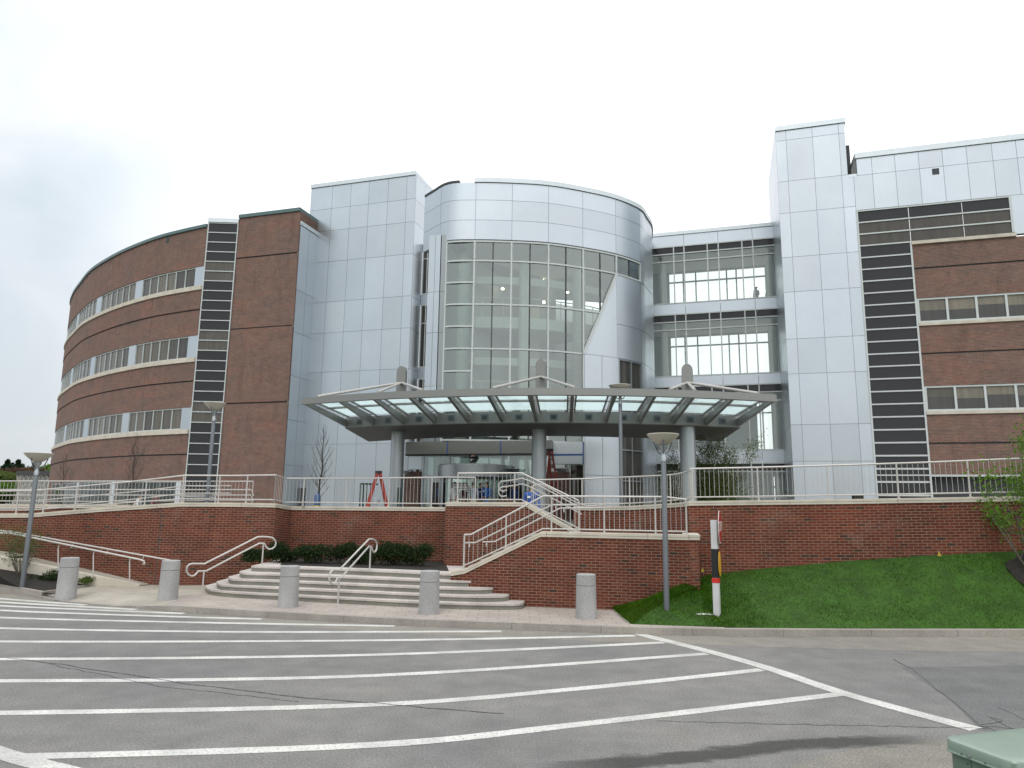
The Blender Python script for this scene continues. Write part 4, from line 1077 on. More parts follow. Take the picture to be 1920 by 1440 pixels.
b = MB(); b.band(TF, sB0, sB1, ZT-.1, zbase-.01, -.5, .2); b.build('basement_recess', M['joint'], bk_)
b = MB(); b.band(TF, sB0-.02, sWe+.1, zsill-.21, zsill-.05, .12, .5); b.build('brick_coping', M['stone'], bk_)
for z0, z1 in wb:
    b = MB(); b.band(TF, sB0, sB1, z0-.21, z0-.06, .09, .4); b.build('window_sill', M['stone'], bk_)
    s = sB0+.06; pw = 1.245; grp = 0
    while s < sB1-1:
        n = 7; fr = MB(); pn = MB(); ss = [s+pw*i for i in range(n+1)]
        grid_frame(fr, TF, ss, [z0, z1-.04], .10, .09, -.02, .12, z0=z0-.05, z1=z1)
        for i in range(n):
            f = random.uniform(.45, .6); bl_ = random.choice([(1.1, 1.02, .85), (.8, .76, .66), (1.0, .95, .8), (.5, .48, .42)])
            pn.band(TF, ss[i]+.04, ss[i+1]-.04, z0+(z1-z0)*f, z1-.08, -.1, .03, 0, bl_); pn.band(TF, ss[i]+.04, ss[i+1]-.04, z0+.04, z0+(z1-z0)*f-.004, -.1, .03, 0, (.33, .35, .36))
        f_ = fr.build('window', M['white_frame'], bk_); pn.build('pane', M['pane'], f_); s += pw*n
fr = MB(); 
for z in (zbase+.02, ZT+.35): fr.band(TF, sR, sB1, z-.03, z+.03, .08, .05)
fr.build('base_rail', M['white_frame'], bk_)

# ================================================================== ENTRANCE CANOPY
zC = 6.2
fpx = [(566, 746), (640, 740.5), (720, 735), (850, 730), (1000, 727), (1150, 727.8), (1250, 730), (1350, 734), (1456, 740)]
CF = PL(catmull([at_z(x, y, zC).xy for x, y in fpx], 4))
zB = 5.52
ipx = [(647, 803), (720, 799.5), (800, 796.8), (900, 794.5), (1018, 793.6), (1130, 794.3), (1234, 796.6), (1310, 799.2), (1388, 802.4)]
CI = PL(catmull([at_z(x, y, zB).xy for x, y in ipx], 4))
bpx = [(691, 828), (780, 823), (880, 819), (1000, 817.5), (1120, 819), (1240, 822.5), (1350, 828)]
CB = PL(catmull([at_z(x, y, zB).xy for x, y in bpx], 4))
zI = (CI.hit(980, 770.5)[1])
q = CI.at(CI.L/2)[0]
cn = thing('entrance_canopy', 'wide curved grey steel and glass entrance canopy hung from three masts', 'canopy', (q.x, q.y, ZT))
b = MB(); b.band(CF, 0, CF.L, zC-.21, zC, 0, .14); b.band(CF, .0, CF.L, zC-.235, zC-.212, .02, .18); b.build('front_beam', M['canopy_metal'], cn)
b = MB(); b.band(CI, 0, CI.L, zB+.03, zI-.02, 0, .2); b.build('fascia', M['canopy_metal'], cn)
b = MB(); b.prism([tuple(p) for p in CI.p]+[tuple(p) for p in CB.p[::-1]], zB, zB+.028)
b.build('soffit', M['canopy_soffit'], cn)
b = MB(); b.prism([tuple(CI.at(s)[0]-CI.at(s)[1]*.21) for s in [CI.L*i/20 for i in range(21)]]+[tuple(p) for p in CB.p[::-1]], zB+.06, zI-.05); b.build('canopy_core', M['canopy_metal'], cn)
rtx = [567, 632, 697, 765, 838, 914, 995, 1073.5, 1153, 1230, 1303, 1378, 1454]
rbx = [649, 700, 757, 815, 877.5, 941, 1005.5, 1070.5, 1137, 1200.5, 1263, 1324.5, 1384]
ryt = [746, 741, 736.5, 733, 730.5, 728.5, 727, 727.3, 727.8, 729.4, 732, 735.2, 740]
RF = []; RI = []
for x, y in zip(rtx, ryt): p, n = CF.at(min(max(CF.hit(x, y)[0], 0), CF.L)); RF.append(p-n*.1)
for x in rbx: p, n = CI.at(min(max(CI.hit(x, 785)[0], 0), CI.L)); RI.append(p)
for a, c_ in zip(RF, RI):
    b = MB(); A = Vector((a.x, a.y, zC-.15)); B = Vector((c_.x, c_.y, zI-.28)); d = (B-A).normalized(); sd_ = d.cross(Vector((0, 0, 1))).normalized()*.055
    b.hexa([A-sd_+Vector((0, 0, -.06)), A+sd_+Vector((0, 0, -.06)), B+sd_+Vector((0, 0, -.12)), B-sd_+Vector((0, 0, -.12))], [A-sd_+Vector((0, 0, .06)), A+sd_+Vector((0, 0, .06)), B+sd_+Vector((0, 0, .16)), B-sd_+Vector((0, 0, .16))])
    b.build('rafter', M['canopy_metal'], cn)
gz0, gz1 = zC+.0, zI+.02
def gp_(i, t, f):    # point on the glass plane: i bay position, t front->back
    k = min(int(i), 11); g_ = i-k; a = RF[k].lerp(RF[k+1], g_); c_ = RI[k].lerp(RI[k+1], g_); p = a.lerp(c_, t); return Vector((p.x, p.y, gz0+(gz1-gz0)*t+f))
for k in range(12):
    b = MB()
    for t0, t1 in ((.03, .475), (.525, .985)):
        b.hexa([gp_(k+.11, t0, 0), gp_(k+.89, t0, 0), gp_(k+.89, t1, 0), gp_(k+.11, t1, 0)][::1], [gp_(k+.11, t0, .02), gp_(k+.89, t0, .02), gp_(k+.89, t1, .02), gp_(k+.11, t1, .02)])
    b.build('glass_panel', M['canopy_glass'], cn)
    b = MB()
    for i_ in (k+.105, k+.895): b.bar(gp_(i_, 0, -.03), gp_(i_, 1, -.03), .05, .05)
    b.bar(gp_(k+.1, .5, -.03), gp_(k+.9, .5, -.03), .07, .06)
    for t_ in (.08, .5, .92): b.bar(gp_(k+.0, t_, -.03), gp_(k+.1, t_, -.03), .05, .04); b.bar(gp_(k+.9, t_, -.03), gp_(k+.999, t_, -.03), .05, .04)
    b.build('glass_frame', M['canopy_metal'], cn)
    s = (CI.hit(rbx[k], 785)[0]+CI.hit(rbx[k+1], 785)[0])/2
    b = MB(); b.band(CI, s-.14, s+.14, zB+.12, zB+.36, .025, .06); b.band(CI, s-.09, s+.09, zB+.16, zB+.30, .03, .04, 1); b.build('fascia_light', [M['pole'], M['joint']], cn)
cols = [(744, 30.0), (1010.5, 28.4), (1290.5, 26.7)]
colxy = []
mast_top = [(750, 687), (1011, 674), (1286, 683)]
rodpx = [[(592, 744.5), (706, 735.5), (790, 732)], [(922, 729), (1078, 727.5)], [(1424, 738.5), (1305, 732.5), (1258, 730.5)]]
for (x, Y), (mx, my), rods in zip(cols, mast_top, rodpx):
    px_, py_ = colp(x, Y, 880); colxy.append((px_, py_))
    b = MB(); b.lathe((px_, py_, 0), [(.29, ZT-.1), (.29, zB)], 28); b.lathe((px_, py_, 0), [(.40, ZT-.1), (.40, ZT+.12), (.30, ZT+.14)], 28); b.build('column', M['column_metal'], cn)
    ztop_ = at_Y(mx, my, Y).z
    # flattened mast fin with a rounded head
    ang = YAW; fu = Vector((math.cos(ang), math.sin(ang), 0)); pts = []
    wv = .21
    prof = [(-wv, zI-.1), (wv, zI-.1), (wv, ztop_-.25)]+[(wv*math.cos(a), ztop_-.25+.25*math.sin(a)) for a in [math.pi*i/10 for i in range(1, 10)]]+[(-wv, ztop_-.25)]
    off3 = Vector((-fu.y, fu.x, 0))*.09; c3 = Vector((px_, py_, 0))+fu*.06
    b = MB(); b.hexa([c3+fu*u+Vector((0, 0, z))-off3 for u, z in prof], [c3+fu*u+Vector((0, 0, z))+off3 for u, z in prof]); b.build('mast', M['canopy_metal'], cn)
    hub = c3+Vector((0, 0, ztop_-.72))
    for rx, ry in rods:
        e_ = at_z(rx, ry, zC+.02); pn_ = CF.at(min(max(CF.hit(rx, ry)[0], .1), CF.L-.1)); e_ = Vector((*(pn_[0]-pn_[1]*.08), zC+.02))
        b = MB(); b.tube([hub+(e_-hub).normalized()*.12, e_], .052, 8); b.build('tie_rod', M['rail'], cn)

# ================================================================== ENTRANCE LOBBY FRONT (under the canopy)
VE = 31.3
en = thing('entrance_lobby', 'grey glazed entrance front with revolving door recessed below the canopy', 'entrance', (*bw(bp(900, 930, VE)[0], VE), ZT))
def EU(x, y=880): return bp(x, y, VE)[0]
def EZ(y, x=900): return bp(x, y, VE)[1]
EL = vline(VE, EU(762, 850), EU(1034, 850)); eu0 = EU(762, 850)
def es(x, y=870): return EU(x, y)-eu0
b = MB(); cuts = [0, es(840), es(940), EL.L]
for a, c_ in zip(cuts, cuts[1:]): b.band(EL, a+.006, c_-.006, EZ(851), EZ(827.5), .15, .5)
b.band(EL, 0, EL.L, EZ(854), EZ(851)-.003, .12, .5, 1); b.build('lintel', [M['canopy_metal'], M['joint']], en)
M['tape'] = simple('blue_masking_tape', (.04, .10, .28), .6)
for x in (840, 940):
    b = MB(); b.band(EL, es(x)-.03, es(x)+.03, EZ(851), EZ(827.5), .154, .02); b.build('blue_tape', M['tape'], en)
fr = MB(); gl_ = MB(); ss = [es(793), es(843), es(943), es(998)]
grid_frame(fr, EL, ss, [ZT+.1, EZ(854)], .09, .08, .0, .12)
for z in (EZ(893),): fr.band(EL, es(793), es(845), z-.05, z+.05, 0, .1); fr.band(EL, es(943), es(998), z-.05, z+.05, 0, .1)
for a, c_ in zip(ss, ss[1:]):
    pa, _ = EL.at(a); pc_, _ = EL.at(c_); gl_.poly([(pa.x, pa.y+.05, ZT), (pc_.x, pc_.y+.05, ZT), (pc_.x, pc_.y+.05, EZ(854)), (pa.x, pa.y+.05, EZ(854))])
f_ = fr.build('lobby_window', M['column_metal'], en); gl_.build('pane', M['glass'], f_)
b = MB(); b.band(EL, es(765), es(790), EZ(880), EZ(854), -.05, .3); b.build('side_panel', M['panel'], en)
b = MB(); b.band(EL, es(757, 900), es(789, 900), ZT-.1, EZ(884), .1, .5); b.build('brick_jamb', M['brick_high'], en)
# swing doors either side
for xa, xb in ((806, 842), (950, 985)):
    d = MB(); a, c_ = es(xa, 920), es(xb, 920); zt_ = EZ(896)
    for t0, t1, z0, z1 in ((a, a+.13, ZT, zt_), (c_-.13, c_, ZT, zt_), (a+.13, c_-.13, zt_-.22, zt_), (a+.13, c_-.13, ZT, ZT+.28)): d.band(EL, t0, t1, z0, z1, .12, .08)
    d_ = d.build('door', M['column_metal'], en)
    g2 = MB(); g2.band(EL, a+.13, c_-.13, ZT+.28, zt_-.22, .09, .02); g2.build('pane', M['pane_dark'], d_)
    h = MB(); h.band(EL, (a+c_)/2-.07, (a+c_)/2+.09, ZT+.95, ZT+1.35, .135, .02); h.build('notice', M['tape'], d_)
# revolving door drum
rp_ = bw(EU(892, 900)+.05, VE-.3); zr1, zr0 = EZ(873), EZ(897)
b = MB(); b.lathe((*rp_, 0), [(1.66, zr0), (1.70, zr0+.02), (1.70, zr1-.05), (1.60, zr1), (.1, zr1+.02)], 40); b.build('revolving_door_drum', M['column_metal'], en)
b = MB()
for k in range(10):
    a = math.pi*2*k/10+.3; b.box((rp_[0]+1.62*math.cos(a), rp_[1]+1.62*math.sin(a), (ZT+zr0)/2), .09, .09, zr0-ZT, a)
b.build('revolving_door_post', M['column_metal'], en)
b = MB()
for k in range(4):
    a = k*math.pi/2+.5; b.box((rp_[0]+.75*math.cos(a), rp_[1]+.75*math.sin(a), (ZT+zr0)/2), 1.4, .05, zr0-ZT-.02, a)
b.build('door_wing', M['glass'], en)
# right-hand white panel, window and brick
PR_ = vline(VE+.4, bp(1032, 850, VE+.4)[0], bp(1095, 850, VE+.4)[0])
zpa, zpb = bp(1060, 829, VE+.4)[1], bp(1060, 870, VE+.4)[1]
b = MB(); b.band(PR_, 0, PR_.L, zpb, zpa, .05, .4); b.build('white_panel', M['white_metal'], en)
b = MB(); b.band(PR_, .05, PR_.L, zpa-.62, zpa-.54, .06, .02); b.build('blue_tape', M['tape'], en)
b = MB(); b.band(PR_, PR_.L-.05, PR_.L+.03, zpb, zpa, .062, .02); b.build('blue_tape', M['tape'], en)
b = MB(); b.band(PR_, .9, PR_.L-.02, ZT, zpb-.05, -.12, .02, 0, (.25, .22, .18)); b.build('side_window', M['pane'], en)
b = MB(); b.band(PR_, 0, .9, ZT-.1, bp(1040, 884, VE)[1], .3, .5); b.build('brick_jamb', M['brick_high'], en)
b = MB()
for s in (.9, 1.0+(PR_.L-1)/2*.0+.85, PR_.L-.05): b.band(PR_, s, s+.05, ZT, zpb, .0, .08)
b.band(PR_, .9, PR_.L, ZT+.95, ZT+1.0, .0, .06); b.build('window_frame', M['white_frame'], en)
for x, y in ((764, 884), (963, 879), (1052, 879)):
    u, z = bp(x, y, VE-.45); p_ = bw(u, VE-.45)
    b = MB(); prof = [(.02, -.17), (.12, -.15), (.22, -.08), (.27, 0), (.26, .02)]; b.lathe((*p_, z), prof, 14)
    b.bar((*p_, z-.05), (p_[0]+BV[0]*.5, p_[1]+BV[1]*.5, z-.05), .08, .08); b.build('wall_light', M['column_metal'], en)

# ================================================================== RAILINGS
RRAD = .022
def rail_run(root, path, posts=None, hb=.10, bal=.118, top=True, spacing=1.9, r=RRAD, balusters=True, post_list=None, lower=True):
    """path: list of (x, y, zbase, ztop); rail, posts, lower rail and one slat panel per bay"""
    P = [Vector((a, b_)) for a, b_, *_ in path]; pl = PL(P)
    zb = zpw([(pl.c[i], path[i][2]) for i in range(len(path))]); zt = zpw([(pl.c[i], path[i][3]) for i in range(len(path))])
    def pt(s, f): q_, _ = pl.at(s); return Vector((q_.x, q_.y, f(s)))
    st = pl.stations(0, pl.L)
    b = MB(); b.tube([pt(s, zt) for s in st], r, 8); b.build('top_rail', M['rail'], root)
    if lower:
        b = MB(); b.tube([pt(s, lambda q_: zb(q_)+hb) for s in st], r*.8, 6); b.build('lower_rail', M['rail'], root)
    ps = post_list
    if ps is None:
        n = max(1, round(pl.L/spacing)); ps = [pl.L*i/n for i in range(n+1)]
    for s in ps:
        b = MB(); b.tube([pt(s, zb), pt(s, lambda q_: zt(q_)-.01)], r*.95, 8); b.lathe(pt(s, zb), [(.05, -.005), (.05, .012)], 10); b.build('post', M['rail'], root)
    if balusters:
        ps2 = sorted(set([0]+list(ps)+[pl.L]))
        for a, c_ in zip(ps2, ps2[1:]):
            if c_-a < .2: continue
            n = max(2, round((c_-a)/bal)); b = MB()
            for i in range(1, n):
                s = a+(c_-a)*i/n; b.tube([pt(s, lambda q_: zb(q_)+hb), pt(s, zt)], .0055, 4, caps=False)
            b.build('slat_panel', M['rail'], root)
    return pl
def rpath(px_top, px_bot, pl, inset=.12):
    """railing standing on a wall line: top-rail and coping picture points projected on the wall plane"""
    out = []
    for (x, yt) in px_top:
        s, zt = pl.hit(x, yt); p, n = pl.at(s); yb = None
        for (xa, ya), (xb, yb_) in zip(px_bot, px_bot[1:]):
            if xa <= x <= xb: yb = ya+(yb_-ya)*(x-xa)/(xb-xa)
        zb = pl.hit(x, yb)[1]; p = p-n*inset; out.append((p.x, p.y, zb, zt))
    return out
def posts_at(path, pl0, xs, y):
    P = PL([(a, b_) for a, b_, *_ in path]); return sorted(P.hit(x, y)[0] for x in xs)
# left ramp railing, following the sloped coping, then the corner
topL = [(-300, 918), (0, 920.5), (55, 920), (240, 903), (345, 891), (430, 891.5), (517, 890.5)]
botL = [(-400, 962), (0, 963), (52, 963), (90, 960), (190, 952), (340, 942), (430, 942.5), (600, 944)]
pa_ = rpath(topL, botL, LEFT); q = pa_[4]
rl = thing('ramp_railing', 'cream metal railing with posts and long handrails climbing the coping of the brick ramp wall', 'railing', q[:3])
rail_run(rl, pa_, balusters=False, post_list=posts_at(pa_, LEFT, (-250, -120, -30, 36, 86, 145, 208, 274, 343, 411, 463, 517), 915))
for dz in (.30, .52):
    b = MB(); b.tube([Vector((x, y+.14, zt-dz)) for x, y, zb, zt in pa_[:-1]], .016, 6); b.build('handrail', M['rail'], rl)
    e_ = pa_[-2]
pa2 = [pa_[-1]]+rpath([(545, 897)], [(500, 944), (560, 949)], LINK)[:1]
q0_ = pa2[-1]; pb_ = rpath([(545, 897), (700, 896.5), (836, 894.5)], [(530, 949), (700, 949.5), (850, 951)], PLANT)
pb_[0] = pa2[-1]
ext = Vector((pb_[-1][0]-pb_[-2][0], pb_[-1][1]-pb_[-2][1])).normalized()*.9
rt2 = thing('terrace_railing', 'cream slatted terrace railing on the wall behind the dark shrubs', 'railing', pb_[1][:3])
rail_run(rt2, [pa_[-1]]+pb_+[(pb_[-1][0]+ext.x, pb_[-1][1]+ext.y, pb_[-1][2], pb_[-1][3])], spacing=1.5, post_list=None)
# raised railing on the stair wall and down its slope
pp = rpath([(857, 887), (977, 886.5), (1083, 938), (1096, 938.5)], [(800, 941), (985, 941.5), (1085, 996), (1100, 998)], PIER)
rs = thing('stair_railing', 'cream slatted railing on the raised stair wall sloping down to the right', 'railing', pp[0][:3])
rail_run(rs, pp, post_list=posts_at(pp, PIER, (858, 965, 1095), 900)+[], hb=.07)
hr_ = rpath([(948, 901), (965, 899), (990, 900), (1085, 950), (1140, 951)], [(800, 941), (985, 941.5), (1085, 996), (1200, 998)], PIER)
for dx, dz in ((0, 0), (.0, -.16)):
    P = [Vector((x, y+.25, zt+dz)) for x, y, zb, zt in hr_]
    a0_ = P[0]; loop = [a0_+Vector((.02, 0, -.26)), a0_+Vector((-.14, 0, -.28)), a0_+Vector((-.22, 0, -.16)), a0_+Vector((-.16, 0, -.03))]
    b = MB(); b.tube(catmull(loop+P, 4), .02, 6); b.build('handrail', M['rail'], rs)
P = [at_Y(x, y, 21.2) for x, y in ((1012, 930), (998, 922), (999, 912), (1008, 909.5), (1022, 911), (1090, 946), (1130, 947))]
b = MB(); b.tube(catmull(P, 4), .02, 6); b.build('handrail', M['rail'], rs)
# landing railing on the front stair wall
pf = rpath([(868, 1003), (881, 1002.5), (1017, 930), (1247, 931.5), (1288, 936.5)], [(840, 1070), (872, 1066), (1014, 997), (1295, 1003)], FLANK, .16)
rf = thing('landing_railing', 'cream slatted railing on the front stair wall coping around the landing', 'railing', pf[2][:3])
rail_run(rf, pf, post_list=posts_at(pf, FLANK, (867, 949, 1034, 1133, 1229, 1287), 980), hb=.07)
for ys, dd in (([(868, 1019), (887, 1018.5), (1032, 947), (1080, 947)], .3), ([(905, 1016.5), (928, 1015.5), (1050, 953), (1130, 952)], 1.5)):
    P = []
    for x, y in ys:
        s, z = FLANK.hit(x, y); 
        p, n = FLANK.at(s); P.append(Vector((p.x-n.x*.28, p.y-n.y*.28, z)) if dd < 1 else at_Y(x, y, p.y+1.3))
    b = MB(); b.tube(P, .02, 6); b.build('handrail', M['rail'], rf)
    for i in (0, 2):
        b = MB(); a = P[i]; b.tube([a+Vector((.1, .0, 0)), a+Vector((.1, -.05, -.08)), a+Vector((.1, -.14, -.10))], .012, 6); b.build('bracket', M['rail'], rf)
# curved railing on the curved wall, then the railing on the long right wall
pc_ = []
for (x, yt), (_, yb) in zip([(1000, 900), (1060, 898.5), (1109, 897), (1178, 894), (1247, 890.5), (1275, 886), (1292, 881)], [(1000, 953), (1060, 952), (1109, 951), (1178, 950), (1250, 945.5), (1275, 942.5), (1292, 940)]):
    if x < 1075: p = Vector(colp(x, 21.6)); zt = at_Y(x, yt, 21.6).z; zb = at_Y(x, yb, 21.6).z
    else:
        s, zt = CURVE.hit(x, yt); p, n = CURVE.at(s); zb = CURVE.hit(x, yb)[1]; p = p-n*.1
    pc_.append((p.x, p.y, zb, zt))
cp = catmull([Vector(a+(0,))[:4] if False else Vector((a[0], a[1], a[2])) for a in pc_], 4); ct = catmull([Vector((a[0], a[1], a[3])) for a in pc_], 4)
pcs = [(a.x, a.y, a.z, t_.z) for a, t_ in zip(cp, ct)]
rc = thing('curved_railing', 'cream slatted railing bending along the curved wall below the canopy', 'railing', pcs[8][:3])
rail_run(rc, pcs, spacing=1.5)
pr_ = rpath([(1294, 878.5), (1420, 876), (1600, 871), (1750, 866), (1920, 859), (2200, 849)], [(1290, 939.5), (1600, 935.5), (1920, 930), (2300, 923)], RIGHT, .12)
rg = thing('terrace_railing', 'cream slatted railing along the long brick wall above the lawn', 'railing', pr_[1][:3])
rail_run(rg, pr_, post_list=posts_at(pr_, RIGHT, (1294, 1421, 1552, 1683, 1817, 1950, 2080, 2199), 905))
# inner ramp railing farther back on the left
pi_ = []
for x, yt, yb, Y in ((-300, 902, 946, 23.2), (0, 902, 945.5, 23.4), (240, 902.3, 946, 23.7), (345, 902.5, 945, 23.8), (475, 902.5, 944, 24.0)):
    p = at_Y(x, yt, Y); pb2 = at_Y(x, yb, Y); pi_.append((p.x, p.y, pb2.z, p.z))
ri = thing('ramp_railing', 'level slatted railing behind the sloping ramp railing on the left terrace', 'railing', pi_[1][:3])
rail_run(ri, pi_, spacing=2.1, r=.018)
for dz in (.28, .46):
    b = MB(); b.tube([Vector((x, y-.14, zt-dz)) for x, y, zb, zt in pi_[1:]]+[Vector((pi_[-1][0]+.1, pi_[-1][1]-.14, pi_[-1][3]-dz-.2))], .02, 6); b.build('handrail', M['rail'], ri)
# lower ramp handrail pair
def hpath(px, Ya, Yb, xa, xb): return [at_Y(x, y, Ya+(Yb-Ya)*(x-xa)/(xb-xa)) for x, y in px]
hl = thing('ramp_handrail', 'pair of low cream handrails descending beside the access ramp curb', 'handrail', at_Y(175, 1073, 18.6))
P1 = hpath([(-330, 960), (0, 999.5), (22, 1000.5), (262, 1049), (270, 1052), (271, 1057), (268, 1058)], 20.4, 19.9, 0, 270)
b = MB(); b.tube(P1, .024, 8); b.build('rail', M['rail'], hl)
P2 = hpath([(-330, 951), (0, 995), (22, 997), (322, 1051)], 21.2, 20.6, 0, 320)
b = MB(); b.tube(P2, .024, 8); b.build('rail', M['rail'], hl)
for x, y0, y1 in ((-60, 1008, 1045), (109, 1030, 1063), (175, 1042, 1074), (243, 1054, 1089)):
    Y = 20.4-.5*x/270; b = MB(); b.tube([at_Y(x, y0, Y), at_Y(x, y1+6, Y)], .018, 6)
    yy = at_Y(x, y0, Y); b.tube([yy, yy+Vector((0, 0, .07)), yy+Vector((.02, 0, .11))], .014, 6); b.tube([yy+Vector((.16, .3, .02)), yy+Vector((.2, .3, .06)), yy+Vector((.22, .3, .13))], .012, 6)
    b.build('post', M['rail'], hl)
# curled step handrails
def curl(name, label, px, posts, A, B):
    pl = PL([A.xy, B.xy]); P = []
    for x, y in px:
        s, z = pl.hit(x, y); d = pl.sn[0]; tdir = (pl.p[1]-pl.p[0]).normalized(); q_ = pl.p[0]+tdir*s; P.append(Vector((q_.x, q_.y, z)))
    root = thing('step_handrail', label, 'handrail', A, 'curled handrails on the stone steps')
    b = MB(); b.tube(P, .023, 8, closed=True); b.build('rail', M['rail'], root)
    for (x, y), base in posts:
        s, z = pl.hit(x, y); tdir = (pl.p[1]-pl.p[0]).normalized(); q_ = pl.p[0]+tdir*s
        b = MB(); b.tube([Vector((q_.x, q_.y, base-.05)), Vector((q_.x, q_.y, z))], .021, 8); b.build('post', M['rail'], root)
def cv(pts, ox=340, oy=990, k=3.692): return [(ox+x/k, oy+y/k) for x, y in pts]
A = at_z(381.5, 1117, ZS); B = at_z(493, 1059.5, ZST[4])
h1 = cv([(116, 298), (108, 312), (92, 328), (72, 333), (52, 325), (39, 307), (35, 288), (40, 268), (55, 253), (75, 247), (100, 247), (162, 247), (345, 155), (528, 62), (560, 60), (605, 62), (632, 68), (650, 86), (655, 105), (648, 128), (630, 143), (608, 147), (590, 136), (580, 118), (574, 107), (540, 106), (355, 202), (172, 298)])
curl('step_handrail', 'curled cream step handrail in front of the left brick wall', h1, [((382.5, 1071), ZS), ((494, 1019), ZST[4])], A, B)
A = at_z(635.5, 1132, ZS); B = at_z(694.5, 1067, ZST[4])
h2 = cv([(1082, 348), (1076, 355), (1066, 380), (1052, 390), (1036, 382), (1025, 362), (1024, 335), (1032, 308), (1046, 293), (1060, 291), (1092, 293), (1195, 185), (1298, 78), (1312, 76), (1334, 80), (1348, 92), (1355, 115), (1352, 145), (1344, 163), (1332, 168), (1322, 150), (1317, 128), (1300, 126), (1200, 238), (1104, 346)])
curl('step_handrail', 'curled cream step handrail in the middle of the stone steps', h2, [((636, 1083), ZS), ((695, 1024), ZST[4])], A, B)

# ================================================================== STREET FURNITURE
bol_px = [(119, 1117, 'granite bollard standing beside the dark mulch bed'), (311, 1124, 'granite bollard in front of the curled left step handrail and brick wall'),
          (537, 1139, 'granite bollard in front of the left half of the stone steps'), (803, 1152, 'granite bollard in front of the right end of the stone steps'), (1100, 1160, 'granite bollard in front of the red brick stair wall next to the lawn')]
proto = None
for x, y, lab in bol_px:
    p = at_z(x, y, ZS); p.y += .1
    if proto is None:
        proto = thing('bollard', lab, 'bollard', p, 'granite bollards along the kerb')
        b = MB(); h = .93; b.lathe((p.x, p.y, p.z), [(.235, -.1), (.235, 0), (.232, .02), (.218, h*.745)], 32); b.build('shaft', M['granite'], proto)
        b = MB(); b.lathe((p.x, p.y, p.z), [(.20, h*.74), (.20, h*.757)], 32); b.build('groove', M['joint'], proto)
        b = MB(); b.lathe((p.x, p.y, p.z), [(.217, h*.755), (.212, h-.012), (.204, h-.002), (.05, h+.006)], 32); b.build('cap', M['granite'], proto)
    else:
        o = copy_tree(proto); o.location = p; o.rotation_euler.z = random.uniform(0, 6); o['label'] = lab
def lamp(base, ztop, label, first=None):
    hgt = ztop-base.z
    root = thing('street_lamp', label, 'street lamp', base, 'uplight bowl street lamps')
    b = MB(); b.lathe(base, [(.105, -.05), (.105, .03), (.07, .05), (.062, .06), (.058, hgt-.62), (.045, hgt-.60), (.036, hgt-.36)], 18); b.build('pole', M['pole'], root)
    b = MB(); b.lathe(base, [(.062, hgt-.60), (.062, hgt-.5), (.05, hgt-.47), (.05, hgt-.36), (.09, hgt-.30), (.10, hgt-.24)], 18); b.build('collar', M['column_metal'], root)
    b = MB(); b.lathe(base, [(.08, hgt-.24), (.14, hgt-.215), (.23, hgt-.14), (.315, hgt-.06), (.355, hgt-.008), (.362, hgt), (.35, hgt+.01), (.30, hgt-.01), (.05, hgt-.04)], 32); b.build('lamp_bowl', M['bowl'], root)
    for k in range(3):
        a = k*2.094+.35; c_, s_ = math.cos(a), math.sin(a)
        P = [base+Vector((c_*r, s_*r, hgt+z)) for r, z in ((.05, -.42), (.12, -.40), (.17, -.31), (.235, -.14))]
        b = MB(); b.tube(catmull(P, 4), .014, 6); b.build('bracket', M['pole'], root)
    return root
p = at_z(41, 1105, ZS); lamp(p, at_Y(61, 850, p.y).z, 'bowl street lamp rising from the mulch bed by the ramp')
p = at_Y(388, 940, 23.6); lamp(Vector((p.x, p.y, ZT)), at_Y(395, 756, 23.6).z, 'bowl street lamp on the terrace before the dark ladder strip window')
p = at_Y(1165, 930, 22.3); lamp(Vector((p.x, p.y, ZT)), at_Y(1163, 723, 22.3).z, 'bowl street lamp whose head overlaps the canopy front edge')
p = at_z(1250.5, 1159, ZS+.06); lamp(p, at_Y(1249, 815, p.y).z, 'bowl street lamp standing in the lawn corner before the brick stair wall')

# stop sign post
M['white_post'] = simple('white_post_paint', (.55, .56, .56), .5, 0, .08, 4)
M['black_wrap'] = simple('black_wrap', (.012, .012, .013), .4)
M['red_band'] = simple('red_reflective', (.55, .02, .015), .4)
M['sign_red'] = simple('sign_red_face', (.40, .018, .02), .35)
M['sign_white'] = simple('sign_white_edge', (.75, .75, .75), .4)
M['sign_yellow'] = simple('sign_yellow_face', (.60, .33, .02), .4)
p = at_z(1345, 1164, ZS+.05); Y = p.y
sp = thing('stop_sign_post', 'white square sign post with black sleeve and red band holding an edge-on stop sign', 'sign post', p)
def zat(y, x=1345): return at_Y(x, y, Y).z
rot = R(-30)
for nm, y0, y1, w_, mt in (('post', 1166, 975, .125, 'white_post'), ('black_sleeve', 1083, 1029, .135, 'black_wrap'), ('red_band', 1092.5, 1083.5, .140, 'red_band')):
    b = MB(); z0, z1 = zat(y0), zat(y1); b.box((p.x, p.y, (z0+z1)/2), w_, w_, z1-z0, rot); b.build(nm, M[mt], sp)
def plate(root, name, c, a, shape, th, mats, txt=None):
    n = Vector((math.cos(a), -math.sin(a), 0)); t_ = Vector((math.sin(a), math.cos(a), 0))
    b = MB(); b.hexa([c+t_*u+Vector((0, 0, v)) for u, v in shape], [c+n*th+t_*u+Vector((0, 0, v)) for u, v in shape]); o = b.build(name, mats, root); return o, n, t_
oct_ = [(.345/math.cos(math.pi/8)*math.cos(math.pi/8+k*math.pi/4), .345/math.cos(math.pi/8)*math.sin(math.pi/8+k*math.pi/4)) for k in range(8)]
a = R(21); cs = at_Y(1348.7, 988, Y)+Vector((0, -.03, 0)); n = Vector((math.cos(a), -math.sin(a), 0))
plo, n, t_ = plate(sp, 'stop_sign', cs, a, oct_, .008, [M['sign_white']])
